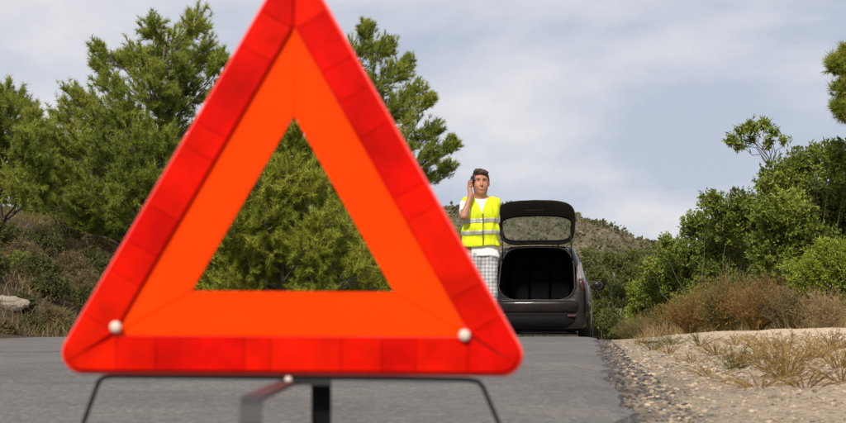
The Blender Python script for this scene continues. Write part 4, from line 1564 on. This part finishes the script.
def ring3(s, off=0.0):
    hp = half_ring(s)
    full = hp + [(-x, z) for x, z in hp[-2:0:-1]]
    return [[x, s + yrear(z) * max(0, 1 - s / 1.6), z] for x, z in full]


rings = [ring3(s) for s in STN]
nR = len(rings[0])
g = MB()
g.loft(rings, True, False, True)


def opening(k, dy, grow=1.0):
    out = []
    for p in rings[0]:
        a = math.atan2((p[2] - 1.14) / .46, p[0] / .62)
        c_, s_ = math.cos(a), math.sin(a)
        ex = 2 / 4.6
        x = .655 * k * math.copysign(abs(c_) ** ex, c_)
        z = 1.155 + .468 * k * math.copysign(abs(s_) ** ex, s_)
        x *= 1 - .14 * max(0, (z - 1.15)) / .45 - .05 * max(0, (.95 - z)) / .25
        out.append([x, yrear(z) + dy, z])
    return out


g.loft([opening(1.0, .035), opening(1.05, -.008), [[(p[0] * .96), p[1] - .006, 1.1 + (p[2] - 1.1) * .985] for p in rings[0]], rings[0]], True)
g.build('body', M['paint'], car, True)
g = MB()
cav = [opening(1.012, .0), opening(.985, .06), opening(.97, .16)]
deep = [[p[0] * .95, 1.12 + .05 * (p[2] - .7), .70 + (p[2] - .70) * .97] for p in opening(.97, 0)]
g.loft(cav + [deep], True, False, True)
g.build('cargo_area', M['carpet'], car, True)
# door seal round the opening
g = MB()
pts = opening(1.015, -.004)
g.tube(pts + [pts[0]], .011, 6, cap=False).build('door_seal', M['trim'], car, True)
# seat backs with head rests seen through the opening
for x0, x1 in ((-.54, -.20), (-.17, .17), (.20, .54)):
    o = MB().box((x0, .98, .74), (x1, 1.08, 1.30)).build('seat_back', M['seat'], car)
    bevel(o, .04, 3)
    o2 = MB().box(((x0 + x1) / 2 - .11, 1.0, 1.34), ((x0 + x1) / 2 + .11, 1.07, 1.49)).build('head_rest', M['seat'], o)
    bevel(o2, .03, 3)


# bumper wraps round the rear
def bumper(name, prof, mat, wid=.905, y0=-.02):
    g = MB()
    rr = []
    for t in np.linspace(-1, 1, 33):
        a = t * math.pi / 2
        px_ = wid * math.copysign(abs(math.sin(a)) ** .62, math.sin(a))
        py_ = .52 - (.52 - y0) * abs(math.cos(a)) ** .40
        nx_, ny_ = math.sin(a) ** 3, -abs(math.cos(a)) ** .5
        l_ = math.hypot(nx_, ny_)
        rr.append([[px_ + nx_ / l_ * o, py_ + ny_ / l_ * o, z] for o, z in prof])
    g.loft(rr, True, True, True)
    return g.build(name, mat, car, True)


bp_ = bumper('bumper', [(-.10, .685), (.015, .690), (.052, .672), (.062, .62), (.060, .52), (.048, .475), (.0, .47), (-.10, .47)], M['paint'], .86)
bumper('lower_bumper', [(-.10, .468), (.045, .468), (.030, .44), (.040, .40), (.042, .33), (.010, .22), (-.10, .19)], M['blackplastic'], .855)
g = MB()
rr = []
for x in np.linspace(-.60, .60, 25):
    y = .50 - .52 * (max(0, 1 - (abs(x) / .86) ** 3.2)) ** .4 * .995
    y = -.055 + .03 * (abs(x) / .6) ** 2
    rr.append([[x, y, .6955], [x, y + .10, .7005], [x, y + .10, .694], [x, y, .689]])
g.loft(rr, True, True, True).build('sill_trim', M['sill'], bp_)
MB().box((-.05, -.005, .703), (.05, .05, .722)).build('latch_striker', M['blackplastic'], car)
for sg in (-1, 1):
    o = MB().box((sg * .60 - .075, -.064, .405), (sg * .60 + .075, -.045, .44)).build('reflector', M['tail_red'], car)
    bevel(o, .006)
    # tail lamp on the rear pillar: red above, clear below
    g = MB()
    rr = []
    for z in np.linspace(.86, 1.36, 12):
        t = (z - .86) / .5
        xo = np.interp(z, [.86, .98, 1.36], [.835, .815, .735]) + .012
        xi = xo - .125 * (1 - .45 * t) * min(1, .35 + 4 * t, .3 + 5 * (1 - t))
        y = yrear(z)
        rr.append([[sg * xo, y + .10, z], [sg * (xo - .012), y + .012, z], [sg * (xo - .05), y - .022, z], [sg * xi, y - .020, z], [sg * xi, y + .02, z]])
    rr = [r_ if sg > 0 else r_[::-1] for r_ in rr]
    lamp = MB().loft(rr[:5], True, True, True).build('tail_light', M['tail_red'], car, True)
    MB().loft(rr[4:], True, True, True).build('clear_lens', M['tail_clear'], lamp, True)
    # gas strut
    MB().tube([[sg * .60, yrear(1.34) + .02, 1.34], [sg * .575, -.16, 1.90]], [.011, .008], 8).build('gas_strut', M['steel_dark'], car, True)

# tailgate: curved panel swung up about the roof hinge
HY, HZ = .275, 1.665


def tg_point(u, v, off):
    a1, a2 = R(50), R(24)
    v1 = min(v, .60)
    m_ = np.clip((v - .50) / .2, 0, 1)
    y = HY - math.cos(a1) * v1
    z = HZ + math.sin(a1) * v1
    if v > .60:
        y -= math.cos(a2) * (v - .60)
        z += math.sin(a2) * (v - .60)
    a = a1 + (a2 - a1) * m_
    sag = -.05 * (u / .62) ** 2
    return [u, y + math.sin(a) * (off + sag), z + math.cos(a) * (off + sag)]


NT = 64
th = np.linspace(0, 2 * np.pi, NT, endpoint=False)


def tg_loop(k):
    """k = 0 window edge, k = 1 outline, in (u, v)"""
    out = []
    for t in th:
        c_, s_ = math.cos(t), math.sin(t)
        ex = 2 / 5.2
        uo = .675 * math.copysign(abs(c_) ** ex, c_)
        vo = .545 + .545 * math.copysign(abs(s_) ** ex, s_)
        uo *= np.interp(vo, [0, .25, .65, 1.09], [.90, .96, 1.0, .93])
        ui = .595 * math.copysign(abs(c_) ** (2 / 4.5), c_) * 1.0
        vi = .345 + .255 * math.copysign(abs(s_) ** (2 / 4.5), s_)
        ui *= np.interp(vi, [.1, .55], [.93, 1.0])
        out.append((ui + (uo - ui) * k, vi + (vo - vi) * k))
    return out


tg = empty('tailgate')
tg.parent = car
ks = [0, .08, .2, .4, .6, .8, .93, 1]
offi = [.012, 0, -.012, -.018, -.018, -.014, -.004, .012]
offo = [.026, .040, .048, .052, .054, .052, .044, .022]
inner = [[tg_point(u, v, o_) for u, v in tg_loop(k)] for k, o_ in zip(ks, offi)]
outer = [[tg_point(u, v, o_) for u, v in tg_loop(k)] for k, o_ in zip(ks, offo)]
MB().loft(inner[::-1], True).build('inner_trim', M['trim'], tg, True)
MB().loft([inner[-1]] + outer[::-1] + [inner[0]], True).build('outer_panel', M['paint'], tg, True)
lo_ = tg_loop(0)
g = MB()
cu = (0, .345)
rr = [[tg_point(cu[0] + (u - cu[0]) * q, cu[1] + (v - cu[1]) * q, .019) for u, v in lo_] for q in (1.01, .7, .4, .1)]
g.loft(rr, True, False, True).build('rear_window', M['clear_glass'], tg, True)
MB().tube([tg_point(u * 1.03, .345 + (v - .345) * 1.03, -.002) for u, v in lo_ + lo_[:1]], .010, 6, cap=False).build('window_seal', M['blackplastic'], tg, True)
o = MB().box((-.16, -.49, 0), (.16, -.475, .02)).build('pull_handle', M['blackplastic'], tg)
o.location = (0, -.10, 2.155)
bevel(o, .004)


# side glass, trims, mirrors
def side_patch(name, s0, s1, sg, i0, i1, mat, off=.005, parent=car, thick=.006):
    g = MB()
    ss = np.linspace(s0, s1, 6)
    a, b = [], []
    for s in ss:
        hp = half_ring(s)[i0:i1 + 1]
        row = [[sg * (x + off), s + yrear(z) * max(0, 1 - s / 1.6), z] for x, z in hp]
        low = [[sg * (x + off - thick), p[1], z] for (x, z), p in zip(hp, row)]
        rg = row + low[::-1]
        a.append(rg if sg > 0 else rg[::-1])
    g.loft(a, True, True, True)
    return g.build(name, mat, parent, True)


for sg in (-1, 1):
    for s0, s1 in ((.34, .92), (1.02, 1.82), (1.92, 2.62)):
        side_patch('side_window', s0, s1, sg, 8, 11, M['dark_glass'])
    side_patch('window_trim', .30, 2.70, sg, 7, 8, M['chrome'], .008)
    mr = MB()
    rg = []
    for t, r_ in ((0, .3), (.12, .82), (.35, 1), (.75, .96), (1, .8)):
        rg.append([[sg * (1.0 + .115 * r_ * math.cos(q)), 2.62 + .13 * t, 1.115 + .085 * r_ * math.sin(q)] for q in np.linspace(0, 2 * np.pi, 20, endpoint=False)])
    mo = MB().loft(rg[::-1], True, True, True).build('door_mirror', M['paint'], car, True)
    MB().box((min(sg * .84, sg * .95), 2.66, 1.06), (max(sg * .84, sg * .95), 2.71, 1.095)).build('mirror_arm', M['blackplastic'], mo)
    MB().loft([[[sg * (1.0 + .095 * k * math.cos(q)), 2.632 - .012 * k * 0, 1.115 + .068 * k * math.sin(q)] for q in np.linspace(0, 2 * np.pi, 20, endpoint=False)] for k in (1, .5, .1)], True, False, True).build('mirror_glass', M['dark_glass'], mo)
    for s0 in (1.10, 1.98):
        o = MB().box((sg * .912 - .012, s0, .90), (sg * .912 + .012, s0 + .17, .925)).build('door_handle', M['paint'], car)
        bevel(o, .005)
    o = MB().box((sg * .70 - .12, 4.18, .66), (sg * .70 + .12, 4.30, .80)).build('headlight', M['tail_clear'], car)
    bevel(o, .03, 3)
    for sc_, rz in WH:
        wx = sg * .80
        wh = empty('wheel', (wx, sc_, rz))
        wh.parent = car
        a = np.linspace(0, 2 * np.pi, 36, endpoint=False)

        def lathe(prof):
            return [[[sg * x, r_ * math.cos(q), r_ * math.sin(q)] for q in a] for x, r_ in prof]
        MB().loft(lathe([(-.09, .215), (-.105, .25), (-.10, .30), (-.075, .322), (0, .326), (.075, .322), (.10, .30), (.105, .25), (.09, .215), (-.09, .215)]), True).build('tyre', M['tyre'], wh, True)
        rim = MB().loft(lathe([(-.085, .216), (.088, .216), (.092, .205), (.07, .195), (.04, .19), (.035, .02), (.035, .0005)]), True).build('rim', M['trim'], wh, True)
        sp = MB()
        for q in range(5):
            b_ = q * 2 * math.pi / 5
            Mx = Matrix.Rotation(b_, 4, 'X')
            sp.box((min(sg * .05, sg * .075), -.022, .03), (max(sg * .05, sg * .075), .022, .20), Mx)
        sp.build('spokes', M['alloy'], wh)
# windscreen
g = MB()
rr = []
for s in np.linspace(2.52, 3.18, 8):
    hp = half_ring(s)
    sec = [(x, z) for x, z in hp[-5:]]
    full = sec + [(-x, z) for x, z in sec[-2::-1]]
    rr.append([[x * .97, s + .004, z + .006] for x, z in full])
g.loft(rr, closed=False).build('windscreen', M['dark_glass'], car, True)
# underside and exhaust
o = MB().box((-.62, .30, .20), (.62, 3.9, .30)).build('underbody', M['blackplastic'], car)
MB().tube([[-.45, -.01, .215], [-.45, .35, .22]], .028, 12).build('exhaust_pipe', M['steel'], car, True)
bpy.context.view_layer.update()
